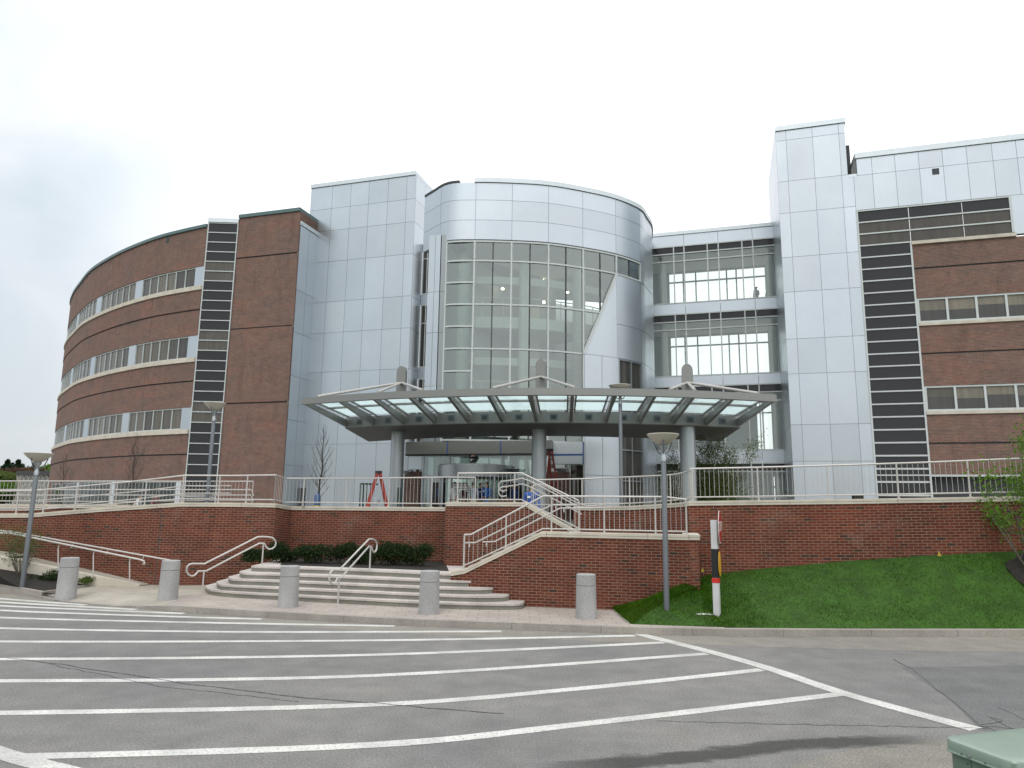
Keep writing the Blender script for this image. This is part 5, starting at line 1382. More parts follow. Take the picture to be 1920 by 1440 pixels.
plate(sp, 'red_face', cs+n*.0085, a, [(u*.95, v*.95) for u, v in oct_], .002, [M['sign_red']])
cu = bpy.data.curves.new('stop_text', 'FONT'); cu.body = 'STOP'; cu.size = .30; cu.align_x = 'CENTER'; cu.align_y = 'CENTER'; cu.extrude = .001
to = bpy.data.objects.new('stop_text', cu); C.objects.link(to); bpy.context.view_layer.update()
tm = bpy.data.meshes.new_from_object(to.evaluated_get(bpy.context.evaluated_depsgraph_get())); bpy.data.objects.remove(to)
tm.materials.clear(); tm.materials.append(M['sign_white']); to = bpy.data.objects.new('stop_lettering', tm); C.objects.link(to); to.parent = sp
Mx = Matrix((( t_.x, 0, n.x, 0), (t_.y, 0, n.y, 0), (0, 1, 0, 0), (0, 0, 0, 1))); Mx.translation = cs+n*.012-ORG[sp.name]; to.matrix_local = Mx
cs2 = at_Y(1347.5, 1057, Y)+Vector((.0, -.06, 0))
plate(sp, 'yellow_plate', cs2, R(24), [(.26*math.sin(k*math.pi/10)*.62, .26*math.cos(k*math.pi/10)) for k in range(20)], .012, [M['sign_yellow']])
# small lawn things
p = at_Y(1318, 1152, 15.6); b = MB(); gz = ZS+.16; p = at_z(1318, 1152, gz)
b.prism([(p.x-.17, p.y-.14), (p.x+.17, p.y-.14), (p.x+.17, p.y+.14), (p.x-.17, p.y+.14)], gz-.1, gz+.025); b.prism([(p.x-.13, p.y-.1), (p.x+.13, p.y-.1), (p.x+.13, p.y+.1), (p.x-.13, p.y+.1)], gz+.025, gz+.033)
tag(b.build('utility_cover', M['sign_white'], loc=p), 'flat white utility cover set in the lawn left of the sign post', 'utility cover')
M['flag_yellow'] = simple('yellow_flag', (.55, .38, .02), .6)
for x, y, lab, pl in ((1318, 1069, 'yellow marker flag at the wall foot beside the rounded wall end', RIGHT), (1759, 1039, 'yellow marker flag at the wall foot high on the lawn', RIGHT)):
    s, z = pl.hit(x, y); q, n = pl.at(s); q = q+n*.12; zb_ = z-.12
    fo = thing('marker_flag', lab, 'marker flag', (q.x, q.y, zb_), 'yellow marker flags on the lawn')
    b = MB(); b.tube([(q.x, q.y, zb_-.05), (q.x, q.y, zb_+.26)], .005, 5); b.build('stake', M['pole'], fo)
    b = MB(); P0 = Vector((q.x-.055, q.y, zb_+.08)); b.hexa([P0, P0+Vector((.09, 0, 0)), P0+Vector((.07, .0, .07)), P0+Vector((.04, .0, .12))], [v+Vector((0, .006, 0)) for v in (P0, P0+Vector((.09, 0, 0)), P0+Vector((.07, .0, .07)), P0+Vector((.04, .0, .12)))]); b.build('flag', M['flag_yellow'], fo)
# green utility box close to the camera
M['box_green'] = simple('green_box_paint', (.150, .205, .165), .42, .1, .08, 3)
M['box_lid'] = simple('green_lid_paint', (.23, .30, .255), .36, .1, .10, 4)
ZBX = 1.0; A = at_z(1762, 1380, ZBX); Cc = at_z(1903, 1431, ZBX)
d1 = (Cc-A).normalized(); d2 = Vector((-d1.y, d1.x, 0))
L1 = (Cc-A).length
ub = thing('utility_box', 'pale green metal utility box with rounded lid at the roadside', 'utility box', (A.x, A.y, .3))
def rrect(x0, x1, y0, y1, r, n=6):
    out = []
    for cx, cy, a0 in ((x1-r, y0+r, -90), (x1-r, y1-r, 0), (x0+r, y1-r, 90), (x0+r, y0+r, 180)):
        for i in range(n+1):
            a = R(a0+90*i/n); out.append((cx+r*math.cos(a), cy+r*math.sin(a)))
    return out
def bxp(u, v, z): q = A+d1*u+d2*v; return Vector((q.x, q.y, z))
W2 = L1*1.7
def ring(ins, z, r=.10): return [bxp(u, v, z) for u, v in rrect(ins, L1-ins, ins, W2-ins, r)]
def loft(b, rings, mi=0, uvs=None):
    ids = [[b.v(q) for q in rg_] for rg_ in rings]
    for i0, i1 in zip(ids, ids[1:]):
        for k in range(len(i0)): l = (k+1) % len(i0); b.f([i0[k], i0[l], i1[l], i1[k]], None, mi)
    b.f(ids[-1], None, mi); b.f(ids[0][::-1], None, mi)
zl0 = ZBX
b = MB(); loft(b, [ring(.016, .1), ring(.016, zl0-.075)]); b.build('cabinet', M['box_green'], ub)
b = MB(); loft(b, [ring(.0, zl0-.085), ring(-.004, zl0-.082), ring(-.004, zl0-.074), ring(.0, zl0-.070), ring(.0, zl0-.014), ring(.005, zl0-.004), ring(.014, zl0), ring(.06, zl0+.005, .06)]); b.build('lid', M['box_lid'], ub)
q = bxp(L1*.36, 0, zl0-.063); b = MB(); Mq = Matrix(((d1.x, d2.x*-1, 0), (d1.y, -d2.y, 0), (0, 0, 1))) 
for u_, z_, r_ in ((.40, -.062, .017),):
    c0 = bxp(L1*u_, 0, zl0+z_); axis = -d2
    b.tube([c0+d2*.004, c0+axis*.006], r_, 14); b.tube([c0+axis*.006, c0+axis*.010], r_*.6, 10)
b.build('lock', M['column_metal'], ub)
b = MB()
for u_, z_ in ((.30, -.066), (.62, -.068)): c0 = bxp(L1*u_, 0, zl0+z_); b.tube([c0+d2*.002, c0-d2*.003], .006, 8)
for u_, z_ in ((.35, -.118), (.50, -.122)): c0 = bxp(L1*u_, .016, zl0+z_); b.tube([c0+d2*.002, c0-d2*.003], .006, 8)
b.build('rivet', M['joint'], ub)
b = MB(); b.bar(bxp(L1*.40, .0157, .2), bxp(L1*.40, .0157, zl0-.09), .004, .003, up=tuple(d1)); b.build('door_seam', M['joint'], ub)

# ladders, cart, canister
M['ladder_red'] = simple('red_fibreglass', (.36, .04, .028), .45)
M['dark_green'] = simple('dark_green_frame', (.012, .05, .03), .5)
M['canister_blue'] = simple('canister_blue', (.05, .10, .22), .4)
def ladder(label, apex, spread, hgt, rotz, zg):
    root = thing('step_ladder', label, 'ladder', (apex.x, apex.y, zg))
    cs_, sn = math.cos(rotz), math.sin(rotz); ux = Vector((cs_, sn, 0)); uy = Vector((-sn, cs_, 0))
    for sg, nm in ((1, 'step_side'), (-1, 'rear_side')):
        b = MB()
        for e_ in (1, -1):
            b.bar(apex+ux*(.05*sg)+uy*(.13*e_), Vector((apex.x, apex.y, zg))+ux*(spread*sg)+uy*(.27*e_), .045, .075)
        n = 7 if sg > 0 else 3
        for k in range(1, n+1):
            t = k/(n+1); c0 = apex.lerp(Vector((apex.x, apex.y, zg)), t)+ux*(.05+(spread-.05)*t)*sg; w_ = .13+.14*t
            b.bar(c0-uy*w_, c0+uy*w_, .08 if sg > 0 else .03, .03)
        b.build(nm, M['ladder_red'], root)
    b = MB(); b.box(apex+Vector((0, 0, .03)), .2, .34, .09, rotz); b.build('top_cap', M['black_wrap'], root)
    b = MB(); m_ = apex.lerp(Vector((apex.x, apex.y, zg)), .6)
    for e_ in (1, -1): b.bar(m_-ux*spread*.58+uy*.2*e_, m_+ux*spread*.58+uy*.2*e_, .02, .02)
    b.build('spreader', M['column_metal'], root)
    return root
ap = at_Y(710, 887, 26.0); ladder('red stepladder standing open behind the terrace railing', ap, .47, 1.8, R(18), ZT)
ap = bw3(bp(1030, 850, VE-1.0)[0], VE-1.0, bp(1030, 845, VE-1.0)[1]); ladder('second red ladder half hidden behind the middle canopy column', ap, .5, 1.8, R(30), ZT)
cx = at_Y(697, 945, 27.2); ct_ = thing('frame_cart', 'dark green frame cart loaded with white sheets behind the red stepladder', 'cart', (cx.x, cx.y, ZT))
b = MB(); zt_ = at_Y(690, 906, 27.2).z
x0 = at_Y(678, 940, 27.2).x; x1 = at_Y(748, 940, 27.2).x
for xx in (x0, x1):
    for yy in (cx.y-.3, cx.y+.3): b.bar((xx, yy, ZT+.1), (xx, yy, zt_ if xx == x0 else zt_-.15), .05, .05, up=(1, 0, 0))
for zz in (ZT+.25, zt_-.03):
    for yy in (cx.y-.3, cx.y+.3): b.bar((x0, yy, zz), (x0+.55 if zz > 2.4 else x1, yy, zz), .05, .05)
    b.bar((x0, cx.y-.3, zz), (x0, cx.y+.3, zz), .05, .05)
b.box(((x0+x1)/2, cx.y, ZT+.2), x1-x0, .6, .06)
for k in range(3): b.bar((x0+.1+.14*k, cx.y-.3, ZT+.2), (x0+.1+.14*k, cx.y-.3, zt_), .03, .03, up=(1, 0, 0))
b.build('frame', M['dark_green'], ct_)
b = MB(); b.box((x0+.38, cx.y+.05, ZT+.52), .5, .4, .12, .2); b.box((x0+.42, cx.y+.02, ZT+.66), .45, .36, .14, -.15); b.box((x0+.40, cx.y, ZT+.78), .3, .3, .08, .3); b.build('bundle', M['white_metal'], ct_)
p = at_Y(594.5, 948, 26.0); p.z = ZT
cn2 = thing('canister', 'blue canister with yellow band standing at the foot of the bare tree', 'canister', p)
b = MB(); hc = at_Y(594, 926, 26).z-ZT; b.lathe(p, [(.11, 0), (.115, .02), (.115, hc*.42)], 16); b.build('lower_body', M['black_wrap'], cn2)
b = MB(); b.lathe(p, [(.116, hc*.42), (.116, hc*.55)], 16); b.build('yellow_band', M['flag_yellow'], cn2)
b = MB(); b.lathe(p, [(.115, hc*.55), (.115, hc*.9), (.08, hc*.98), (.03, hc), (.03, hc+.09), (.045, hc+.10), (.045, hc+.13)], 16); b.build('upper_body', M['canister_blue'], cn2)
b = MB(); s0 = MLF.hit(556, 930)[0]; s1 = MLF.hit(573, 930)[0]; zlv = MLF.hit(560, 915)[1]
b.band(MLF, s0, s1, ZT, zlv, .05, .04, 0)
for k in range(5): b.band(MLF, s0+(s1-s0)*(k+.35)/5, s0+(s1-s0)*(k+.65)/5, ZT, zlv-.05, .08, .05, 1)
b.build('wall_louver', [M['joint'], M['panel_dark']], ml)
p = at_Y(1608, 932, 21); b = MB(); b.box((p.x, p.y, p.z-.05), .3, .12, .22, .2); b.tube([(p.x, p.y, ZT), (p.x, p.y, p.z)], .03, 8); b.lathe((p.x, p.y, ZT), [(.1, 0), (.1, .03)], 10)
tag(b.build('floodlight', M['black_wrap'], loc=(p.x, p.y, ZT)), 'small dark floodlight behind the long right railing', 'floodlight')

# ================================================================== PLANTS
def leaf(b, p, size, flat=.5):
    a = random.random()*6.28; n = Vector((math.cos(a), math.sin(a), random.uniform(-.4, 1)*flat*2)).normalized()
    x = n.orthogonal().normalized(); y = n.cross(x); a2 = random.random()*6.28; x, y = x*math.cos(a2)+y*math.sin(a2), y*math.cos(a2)-x*math.sin(a2)
    l = size*random.uniform(.7, 1.3); w_ = l*.42
    i = [b.v(p-x*l*.5), b.v(p+y*w_*.5), b.v(p+x*l*.5), b.v(p-y*w_*.5)]; b.f(i)
def limb(b, p, d, ln, r, depth, tips, curve=.25, up=.2, split=(2, 4), ratio=.68, rng=random):
    n = 4; P = [Vector(p)]; d = Vector(d).normalized()
    for i in range(n):
        d = (d+Vector((rng.uniform(-curve, curve), rng.uniform(-curve, curve), rng.uniform(-curve, curve)*.5+up))*.35).normalized(); P.append(P[-1]+d*ln/n)
    b.tube(P, [r*(1-.55*i/n) for i in range(n+1)], 5 if r < .02 else 7, caps=False)
    tips.append((P[-1], d, depth))
    if depth <= 0: return
    for k in range(rng.randint(*split)):
        i = rng.randint(1, n); dd = (d+Vector((rng.uniform(-1, 1), rng.uniform(-1, 1), rng.uniform(-.2, .8)))*.75).normalized()
        limb(b, P[i], dd, ln*ratio*rng.uniform(.75, 1.15), r*.5*(1-.1*i), depth-1, tips, curve, up, split, ratio, rng)
def bare_tree(label, base, h, wdt, seed, group=None, mat='bark'):
    rng = random.Random(seed); root = thing('bare_tree', label, 'tree', base, group)
    b = MB(); n = 10; P = [Vector(base)+Vector((rng.uniform(-.02, .02)*i*.5, rng.uniform(-.02, .02)*i*.5, h*.95*i/n)) for i in range(n+1)]
    b.tube(P, [.045*h/3.6*(1-.88*i/n) for i in range(n+1)], 8); b.build('trunk', M[mat], root)
    b = MB(); tips = []
    for k in range(30):
        t = .22+.70*(k/29); i = min(int(t*n), n-1); p = P[i].lerp(P[i+1], t*n-i); a = k*2.4+rng.uniform(-.4, .4)
        prof = max(.12, math.sin(math.pi*min(1, (t-.1)*.95))**.8*(1.12-t)); ln = wdt*.85*prof+.1
        d = Vector((math.cos(a), math.sin(a), .75+t*.9))
        limb(b, p, d, ln*1.25, .012*h/3.6*(1.25-t), 2 if ln > .25 else 1, tips, .2, .35, (2, 4), .55, rng)
    b.build('crown', M[mat], root); return root
p = at_Y(598, 945, 27.0); bare_tree('bare young tree before the tall silver panel block', Vector((p.x, p.y, ZT)), at_Y(602, 786, 27).z-ZT, .95, 3)
p = at_Y(243, 945, 28.0); bare_tree('bare young tree before the curved brick wing above the ramp', Vector((p.x, p.y, ZT)), at_Y(254, 806, 28).z-ZT, .85, 5)
p = at_Y(114, 945, 33.0); bare_tree('bare young tree at the far end of the curved brick wing', Vector((p.x, p.y, ZT)), at_Y(120, 842, 33).z-ZT, .7, 8)

def shrub(name, label, base, rx, ry, h, mat, n, size, seed, group=None, stems=5, shape=.6):
    rng = random.Random(seed); random.seed(seed); root = thing(name, label, 'shrub', base, group); base = Vector(base)
    b = MB()
    for k in range(stems):
        a = k*6.28/stems; e_ = base+Vector((math.cos(a)*rx*.5, math.sin(a)*ry*.5, h*.75)); b.tube([base, base.lerp(e_, .5)+Vector((0, 0, .05)), e_], [.014, .01, .005], 5)
    b.build('stem', M['bark'], root)
    b = MB(); lobes = [(Vector((rng.uniform(-.55, .55)*rx, rng.uniform(-.55, .55)*ry, h*rng.uniform(.35, .8))), rng.uniform(.32, .55)) for _ in range(9)]
    for k in range(n):
        c0, rr_ = rng.choice(lobes); v = Vector((rng.gauss(0, 1), rng.gauss(0, 1), rng.gauss(0, 1))).normalized()*(rng.random()**.4)
        q = base+c0+Vector((v.x*rx*rr_, v.y*ry*rr_, v.z*h*rr_*.75)); q.z = max(base.z+.02, q.z); leaf(b, q, size)
    b.build('foliage', M[mat], root); return root
for i, (x, yt) in enumerate([(543, 1037), (583, 1028), (625, 1032), (680, 1026), (722, 1034), (768, 1026), (812, 1030)]):
    t_ = (x-520)/320; s, _ = PLANT.hit(x, 1000); q, n = PLANT.at(s); q = q+n*1.75; zt_ = at_Y(x, yt, q.y).z
    shrub('shrub', ['dark leafy shrub in the corner at the left end of the row above the steps', 'dark leafy shrub second from the left in the row above the steps', 'dark leafy shrub third from the left in the row above the steps', 'dark leafy shrub in the middle of the row, left of the curled rail top', 'dark leafy shrub just right of the curled step handrail top', 'dark leafy shrub second from the right in the row above the steps', 'dark leafy shrub at the right end of the row beside the brick stair wall'][i],
          (q.x, q.y, .80), .58, .45, (zt_-.80)*1.28, 'leaf_dark', 2600, .07, 20+i, 'dark shrubs above the stone steps')
for i, (x, y, rx, hh, lab) in enumerate([(-40, 1092, .7, .42, 'low dark green shrub at the picture edge in the mulch bed'), (14, 1092, .55, .5, 'low dark green shrub left of the lamp pole in the mulch bed'), (76, 1096, .50, .40, 'low dark green shrub right of the lamp pole in the mulch bed'), (150, 1095, .36, .24, 'small low green shrub behind the bollard beside the mulch bed')]):
    p = at_z(x, y+2, ZS+.05); p.y += .22; shrub('shrub', lab, p, rx, .45, hh, 'leaf_mid' if i == 3 else 'leaf_dark', 1300, .05, 50+i, 'low shrubs in the mulch bed')
# wispy shrub at the lamp
p = at_z(36, 1092, ZS+.1); root = thing('wispy_shrub', 'wispy olive shrub growing behind the bed lamp pole', 'shrub', p); rng = random.Random(4); random.seed(4)
b = MB(); tips = []
for k in range(16): a = k*.4; limb(b, p, (math.cos(a)*.35, math.sin(a)*.35, 1), 1.0, .010, 2, tips, .25, .1, (2, 4), .5, rng)
b.build('stem', M['bark_pale'], root); b = MB()
for q, d, dp in tips:
    for _ in range(10): leaf(b, q+Vector((rng.gauss(0, .07), rng.gauss(0, .07), rng.gauss(0, .09))), .045)
b.build('foliage', M['leaf_mid'], root)
# multi-stemmed leafy tree under the canopy
def leafy(label, base, stems, h, lean, seed, mat, dens, lsize, name='leafy_tree', spread=.35, depth=3, r0=.03, low=.35, bark='bark', dense_base=0, base_r=.6):
    rng = random.Random(seed); random.seed(seed); base = Vector(base); root = thing(name, label, 'tree', base); b = MB(); tips = []
    for k in range(stems):
        a = k*6.28/max(1, stems)+rng.uniform(-.3, .3)
        limb(b, base, (math.cos(a)*spread+lean[0], math.sin(a)*spread+lean[1], 1), h*.55*rng.uniform(.8, 1.1), r0, depth, tips, .22, .12, (3, 4), .62, rng)
    b.build('trunk', M[bark], root); b = MB()
    for q, d, dp in tips:
        if q.z < base.z+h*low: continue
        m_ = dens if dp < 2 else dens//2
        for _ in range(rng.randint(m_//2, m_)): leaf(b, q+Vector((rng.gauss(0, .10), rng.gauss(0, .10), rng.gauss(0, .11)))-d*rng.uniform(0, .3), lsize)
    for _ in range(dense_base):
        v = Vector((rng.gauss(0, 1)*base_r, rng.gauss(0, 1)*base_r*.6, h*(.18+.30*abs(rng.gauss(0, .6))))); leaf(b, base+v, lsize)
    b.build('crown', M[mat], root); return root
p = at_Y(1338, 945, 29.5); leafy('multi-stemmed olive leafy tree behind the railing right of the canopy column', (p.x, p.y, ZT), 6, 4.0, (.16, 0), 11, 'leaf_tree', 26, .07, spread=.35, dense_base=9500, base_r=.62)
p = at_Y(1262, 945, 29.5); leafy('small leafy tree behind the lawn lamp left of the right canopy column', (p.x, p.y, ZT), 4, 2.6, (0, 0), 12, 'leaf_tree', 26, .07, spread=.25, dense_base=2600, base_r=.3)
# sapling at the right edge of the lawn, in a mulch ring
pm = at_Y(1930, 1052, 16.15); 
def lawn_z(x, y): return min((q for r_ in grid for q in r_), key=lambda q: (q.x-x)**2+(q.y-y)**2).z
pm = at_Y(1932, 1056, 16.2); zc0 = lawn_z(pm.x, pm.y); pm = Vector((pm.x, pm.y, zc0))
b = MB(); pts = [(pm.x+.46*math.cos(a)*random.uniform(.9, 1.1), pm.y+.36*math.sin(a)) for a in [i*.349 for i in range(18)]]
for k in range(18): q0 = pts[k]; q1 = pts[(k+1) % 18]; b.poly([(pm.x, pm.y, zc0+.10), (*q0, lawn_z(*q0)+.035), (*q1, lawn_z(*q1)+.035)])
struct(b.build('mulch_ring', M['mulch']))
rt_ = leafy('young bright green tree at the right edge growing from a mulch ring', (pm.x, pm.y, zc0-.05), 5, 3.3, (-.10, 0), 21, 'leaf_bright', 16, .08, spread=.45, depth=3, r0=.022, low=.28, bark='bark_pale')
# low planting behind the right railing
for i, (x, y, Y, rx, hh, lab) in enumerate([(1340, 932, 22.5, 1.0, .62, 'low green planting behind the railing beneath the leafy tree'), (1405, 932, 22.5, .9, .66, 'low green planting behind the railing left of the silver tower'), (1568, 930, 21.5, .5, .72, 'small green shrub behind the railing before the silver tower'), (1652, 928, 20.5, .6, .74, 'small green shrub behind the railing before the dark ladder strip'), (1705, 927, 20, .6, .76, 'green shrub behind the railing left of the brick block base'), (1775, 926, 19.5, .7, .74, 'green shrub behind the railing before the brick block base'), (1210, 942, 23.5, .8, .5, 'low green planting behind the curved railing below the canopy'), (1160, 945, 24, .6, .46, 'small low planting behind the curved railing beside the terrace lamp')]):
    p = at_Y(x, 945, Y); shrub('shrub', lab, (p.x, p.y, ZT), rx, .4, hh*1.08, 'leaf_mid' if i % 2 else 'leaf_dark', 700, .07, 80+i, 'low planting behind the right railings')
# distant trees and pale lattice screen at the far left
def far_tree(label, x, ytop, Y, w_, mat, seed, conifer=False):
    rng = random.Random(seed); random.seed(seed); p = at_Y(x, 930, Y); base = Vector((p.x, p.y, ZT)); h = at_Y(x, ytop, Y).z-ZT
    root = thing('distant_tree', label, 'tree', base, 'far trees beyond the curved brick wing'); b = MB(); b.tube([base, base+Vector((0, 0, h*.8))], [.25, .06], 7)
    for k in range(7): a = k*2.4; z = h*(.35+.08*k); b.tube([base+Vector((0, 0, z)), base+Vector((math.cos(a)*w_*.35, math.sin(a)*w_*.35, z+h*.12))], [.08, .03], 5)
    b.build('trunk', M['bark'], root); b = MB()
    lob = [(rng.uniform(-.6, .6), rng.uniform(-.6, .6), rng.uniform(.3, .88), rng.uniform(.25, .45)) for _ in range(12)]
    for _ in range(4200):
        if conifer:
            t = rng.random()**.8; rr_ = w_*.5*(1-t)*(.6+.4*math.sin(t*40)); a = rng.random()*6.28; q = base+Vector((math.cos(a)*rr_*rng.random()**.4, math.sin(a)*rr_*rng.random()**.4, h*(.12+.88*t)))
        else:
            lx, ly, lz, lr = rng.choice(lob); v = Vector((rng.gauss(0, 1), rng.gauss(0, 1), rng.gauss(0, 1))).normalized()*rng.random()**.45
            q = base+Vector(((lx*.6+v.x*lr)*w_*.6, (ly*.6+v.y*lr)*w_*.6, h*min(1, max(.06, lz-.12+v.z*lr*.5))))
        leaf(b, q, .75)
    b.build('crown', M[mat], root)
for i, (x, yt, Y, w_, mt, cf, lab) in enumerate([(-150, 858, 125, 9, 'leaf_pine', True, 'dark pine beyond the far left picture edge'), (-90, 868, 118, 9, 'leaf_red', False, 'reddish budding tree beyond the far left picture edge'), (-40, 862, 122, 7, 'leaf_pine', True, 'dark pine just outside the left picture edge'),
    (6, 864, 120, 6, 'leaf_pine', True, 'dark pine at the left picture edge'), (26, 864, 124, 6, 'leaf_pine', True, 'second dark pine to the left of the bed lamp head'), (42, 872, 112, 9, 'leaf_red', False, 'reddish budding tree above the pale lattice screen'), (58, 868, 126, 5, 'leaf_pine', True, 'dark pine behind the bed lamp head'),
    (78, 872, 110, 6, 'leaf_bright', False, 'bright green tree beside the curved brick wing corner'), (92, 863, 116, 5, 'leaf_bright', False, 'tall pale green tree touching the curved brick wing corner'), (14, 879, 100, 10, 'leaf_mid', False, 'olive tree low before the pines at the left edge'), (16, 870, 130, 5, 'leaf_pine', True, 'broad dark pine between the two pines at the left edge'), (34, 872, 128, 6, 'leaf_pine', True, 'dark pine left of the bed lamp head behind the lattice screen'), (70, 876, 128, 7, 'leaf_red', False, 'reddish budding tree right of the bed lamp head'), (4, 896, 70, 4.5, 'leaf_bright', False, 'bright green bushy tree left of the pale lattice screen')]):
    far_tree(lab, x, yt, Y, w_*1.5, mt, 200+i, cf)
M['lattice'] = simple('pale_lattice', (.42, .40, .36), .8, 0, .1)
x0 = at_Y(31, 900, 62); x1 = at_Y(150, 900, 62); zt_ = at_Y(60, 890, 62).z; LS = PL([x0.xy, x1.xy])
ls = thing('lattice_screen', 'pale lattice screen building with dark roof edge beside the curved wing', 'building', (x0.x, x0.y, ZT))
b = MB(); b.band(LS, 0, LS.L, ZT, zt_, -.3, .3); b.build('back_wall', M['inner_grey'], ls)
b = MB(); b.band(LS, -.1, LS.L, zt_-.02, zt_+.3, .15, 2); b.build('roof_edge', M['joint'], ls)
b = MB(); k = 0.0
while k < LS.L+2:
    a, n = LS.at(0); u = (LS.p[1]-LS.p[0]).normalized()
    for sg in (1, -1):
        s0, s1 = (k, k-1.2) if sg > 0 else (k-1.2, k)
        f0 = max(0, min(LS.L, s0)); f1 = max(0, min(LS.L, s1))
        if abs(f0-f1) > .3:
            q0 = LS.p[0]+u*f0; q1 = LS.p[0]+u*f1; o_ = n*(.02*sg)
            b.bar((q0.x+o_.x, q0.y+o_.y, ZT), (q1.x+o_.x, q1.y+o_.y, zt_), .10, .05)
    k += .42
b.build('lattice', M['lattice'], ls)

# ================================================================== PEOPLE
def cloth(name, col): return simple(name, col, .85, 0, .15, 8)
M['skin'] = simple('skin', (.42, .24, .17), .55, 0, .06, 6)
SKIN_COUNT = [0]
def skin_mesh(name, verts, edges, radii, mat, parent, sub=1):
    me = bpy.data.meshes.new(name); me.from_pydata([tuple(v) for v in verts], edges, [])
    o = bpy.data.objects.new(name, me); C.objects.link(o)
    md = o.modifiers.new('skin', 'SKIN'); md.use_smooth_shade = True
    if not me.skin_vertices: me.attributes.new('x', 'FLOAT', 'POINT')
    sv_ = me.skin_vertices[0].data
    for i, r in enumerate(radii): sv_[i].radius = (r, r) if not isinstance(r, tuple) else r; sv_[i].use_root = (i == 0)
    if sub: s_ = o.modifiers.new('sub', 'SUBSURF'); s_.levels = sub; s_.render_levels = sub
    bpy.context.view_layer.update()
    m2_ = bpy.data.meshes.new_from_object(o.evaluated_get(bpy.context.evaluated_depsgraph_get())); bpy.data.objects.remove(o)
    m2_.name = name; m2_.materials.clear(); m2_.materials.append(mat); m2_.polygons.foreach_set('use_smooth', [True]*len(m2_.polygons))
    r_ = bpy.data.objects.new(name, m2_); C.objects.link(r_); r_.parent = parent; return r_
def person(label, pos, face, h, top, bottom, hair, arms='down', coat=False, hat=None, badge=False, crouch=False, group=None):
    root = thing('person', label, 'person', pos, group); k = h/1.72
    root.rotation_euler.z = face       # the figure looks along its own +Y
    S = lambda x, y, z: Vector((x, y, z))*k
    V = []; Ed = []; Rr = []
    def add(p, r, par=None):
        V.append(S(*p)); Rr.append(tuple(q*k for q in r) if isinstance(r, tuple) else r*k)
        if par is not None: Ed.append((par, len(V)-1))
        return len(V)-1
    dz = -.42 if crouch else 0; lean = .28 if crouch else 0
    pel = add((0, 0, .95+dz), (.15, .105)); sp_ = add((0, lean*.4, 1.15+dz), (.135, .10), pel); ch = add((0, lean*.8, 1.34+dz), (.165, .11), sp_)
    nb = add((0, lean, 1.46+dz), .06, ch); nk = add((0, lean+.015, 1.53+dz), .05, nb); h1_ = add((0, lean+.025, 1.585+dz), (.068, .08), nk); h2_ = add((0, lean+.02, 1.655+dz), (.078, .098), h1_); add((0, lean+.005, 1.70+dz), (.055, .07), h2_)
    add((0, lean+.125, 1.60+dz), .014, h1_)
    armdef = {'down': [((.235, -.02, 1.15), (.25, .06, .91))]*2, 'clasp': [((.25, .02, 1.13), (.07, .23, 1.04))]*2, 'one': [((.25, .05, 1.15), (.20, .26, 1.12)), ((.235, -.02, 1.15), (.25, .06, .91))], 'up': [((.24, .16, 1.22), (.14, .27, 1.42)), ((.235, -.02, 1.15), (.25, .06, .91))]}[arms]
    arm_pts = []
    for sg, (el, wr) in zip((1, -1), armdef):
        shp = (.185*sg, lean*.9, 1.42+dz); elp = (el[0]*sg, el[1]+lean, el[2]+dz); wrp = (wr[0]*sg, wr[1]+lean, wr[2]+dz)
        s_ = add(shp, .058, ch); e_ = add(elp, .043, s_); w_ = add(wrp, .030, e_)
        dv_ = (Vector(wrp)-Vector(elp)).normalized(); pm_ = Vector(wrp)+dv_*.06; pa = add(tuple(pm_), (.036, .02), w_)
        side = dv_.cross(Vector((0, 1, .2))).normalized()
        for f in range(4):
            a_ = pm_+side*(.027-.018*f)+dv_*.035; bq = a_+dv_*(.045-.006*abs(f-1.4))+Vector((-.01*sg, .012, -.005)); i1 = add(tuple(a_), .009, pa); add(tuple(bq), .0075, i1)
        th = Vector(wrp)+dv_*.03+side*.045; i1 = add(tuple(th), .010, pa); add(tuple(th+dv_*.03), .008, i1)
        arm_pts.append((shp, elp, wrp))
    legs = []
    for sg in (1, -1):
        hp = (.09*sg, 0, .90+dz); kn = (.10*sg, .03, .50) if not crouch else (.13*sg, .34, .45); an = (.10*sg, -.01, .09); to_ = (.12*sg, .13, .04)
        hh = add(hp, .085, pel); kk = add(kn, .058, hh); aa = add(an, .042, kk); add(to_, .04, aa); legs.append((hp, kn, an, to_))
    skin_mesh('body', V, Ed, Rr, M['skin'], root)
    # jacket
    V, Ed, Rr = [], [], []
    low = .62 if coat else .90
    j0 = add((0, lean*.3, 1.12+dz), (.150, .118)); j1 = add((0, lean*.8, 1.34+dz), (.185, .128), j0); add((0, lean, 1.465+dz), (.085, .08), j1); j2 = add((0, 0, .96+dz), (.172, .128), j0); add((0, 0, low+dz), (.19 if coat else .168, .14 if coat else .128), j2)
    for (shp, elp, wrp) in arm_pts:
        a_ = add(shp, .073, j1); c_ = add(elp, .058, a_); add(tuple(Vector(wrp)*.97+Vector(elp)*.03), .046, c_)
    skin_mesh('jacket', V, Ed, Rr, cloth('jacket_cloth', top), root)
    V, Ed, Rr = [], [], []
    t0_ = add((0, 0, .97+dz), (.15, .115)); t1_ = add((0, 0, .90+dz), (.155, .12), t0_)
    for hp, kn, an, to_ in legs:
        a_ = add((hp[0], hp[1], hp[2]-.04), .094, t1_); c_ = add(kn, .072, a_); add((an[0], an[1], an[2]+.02), .062, c_)
    skin_mesh('trousers', V, Ed, Rr, cloth('trouser_cloth', bottom), root)
    def part(bm, nm, mt):
        o = bm.build(nm, mt); o.parent = root; return o
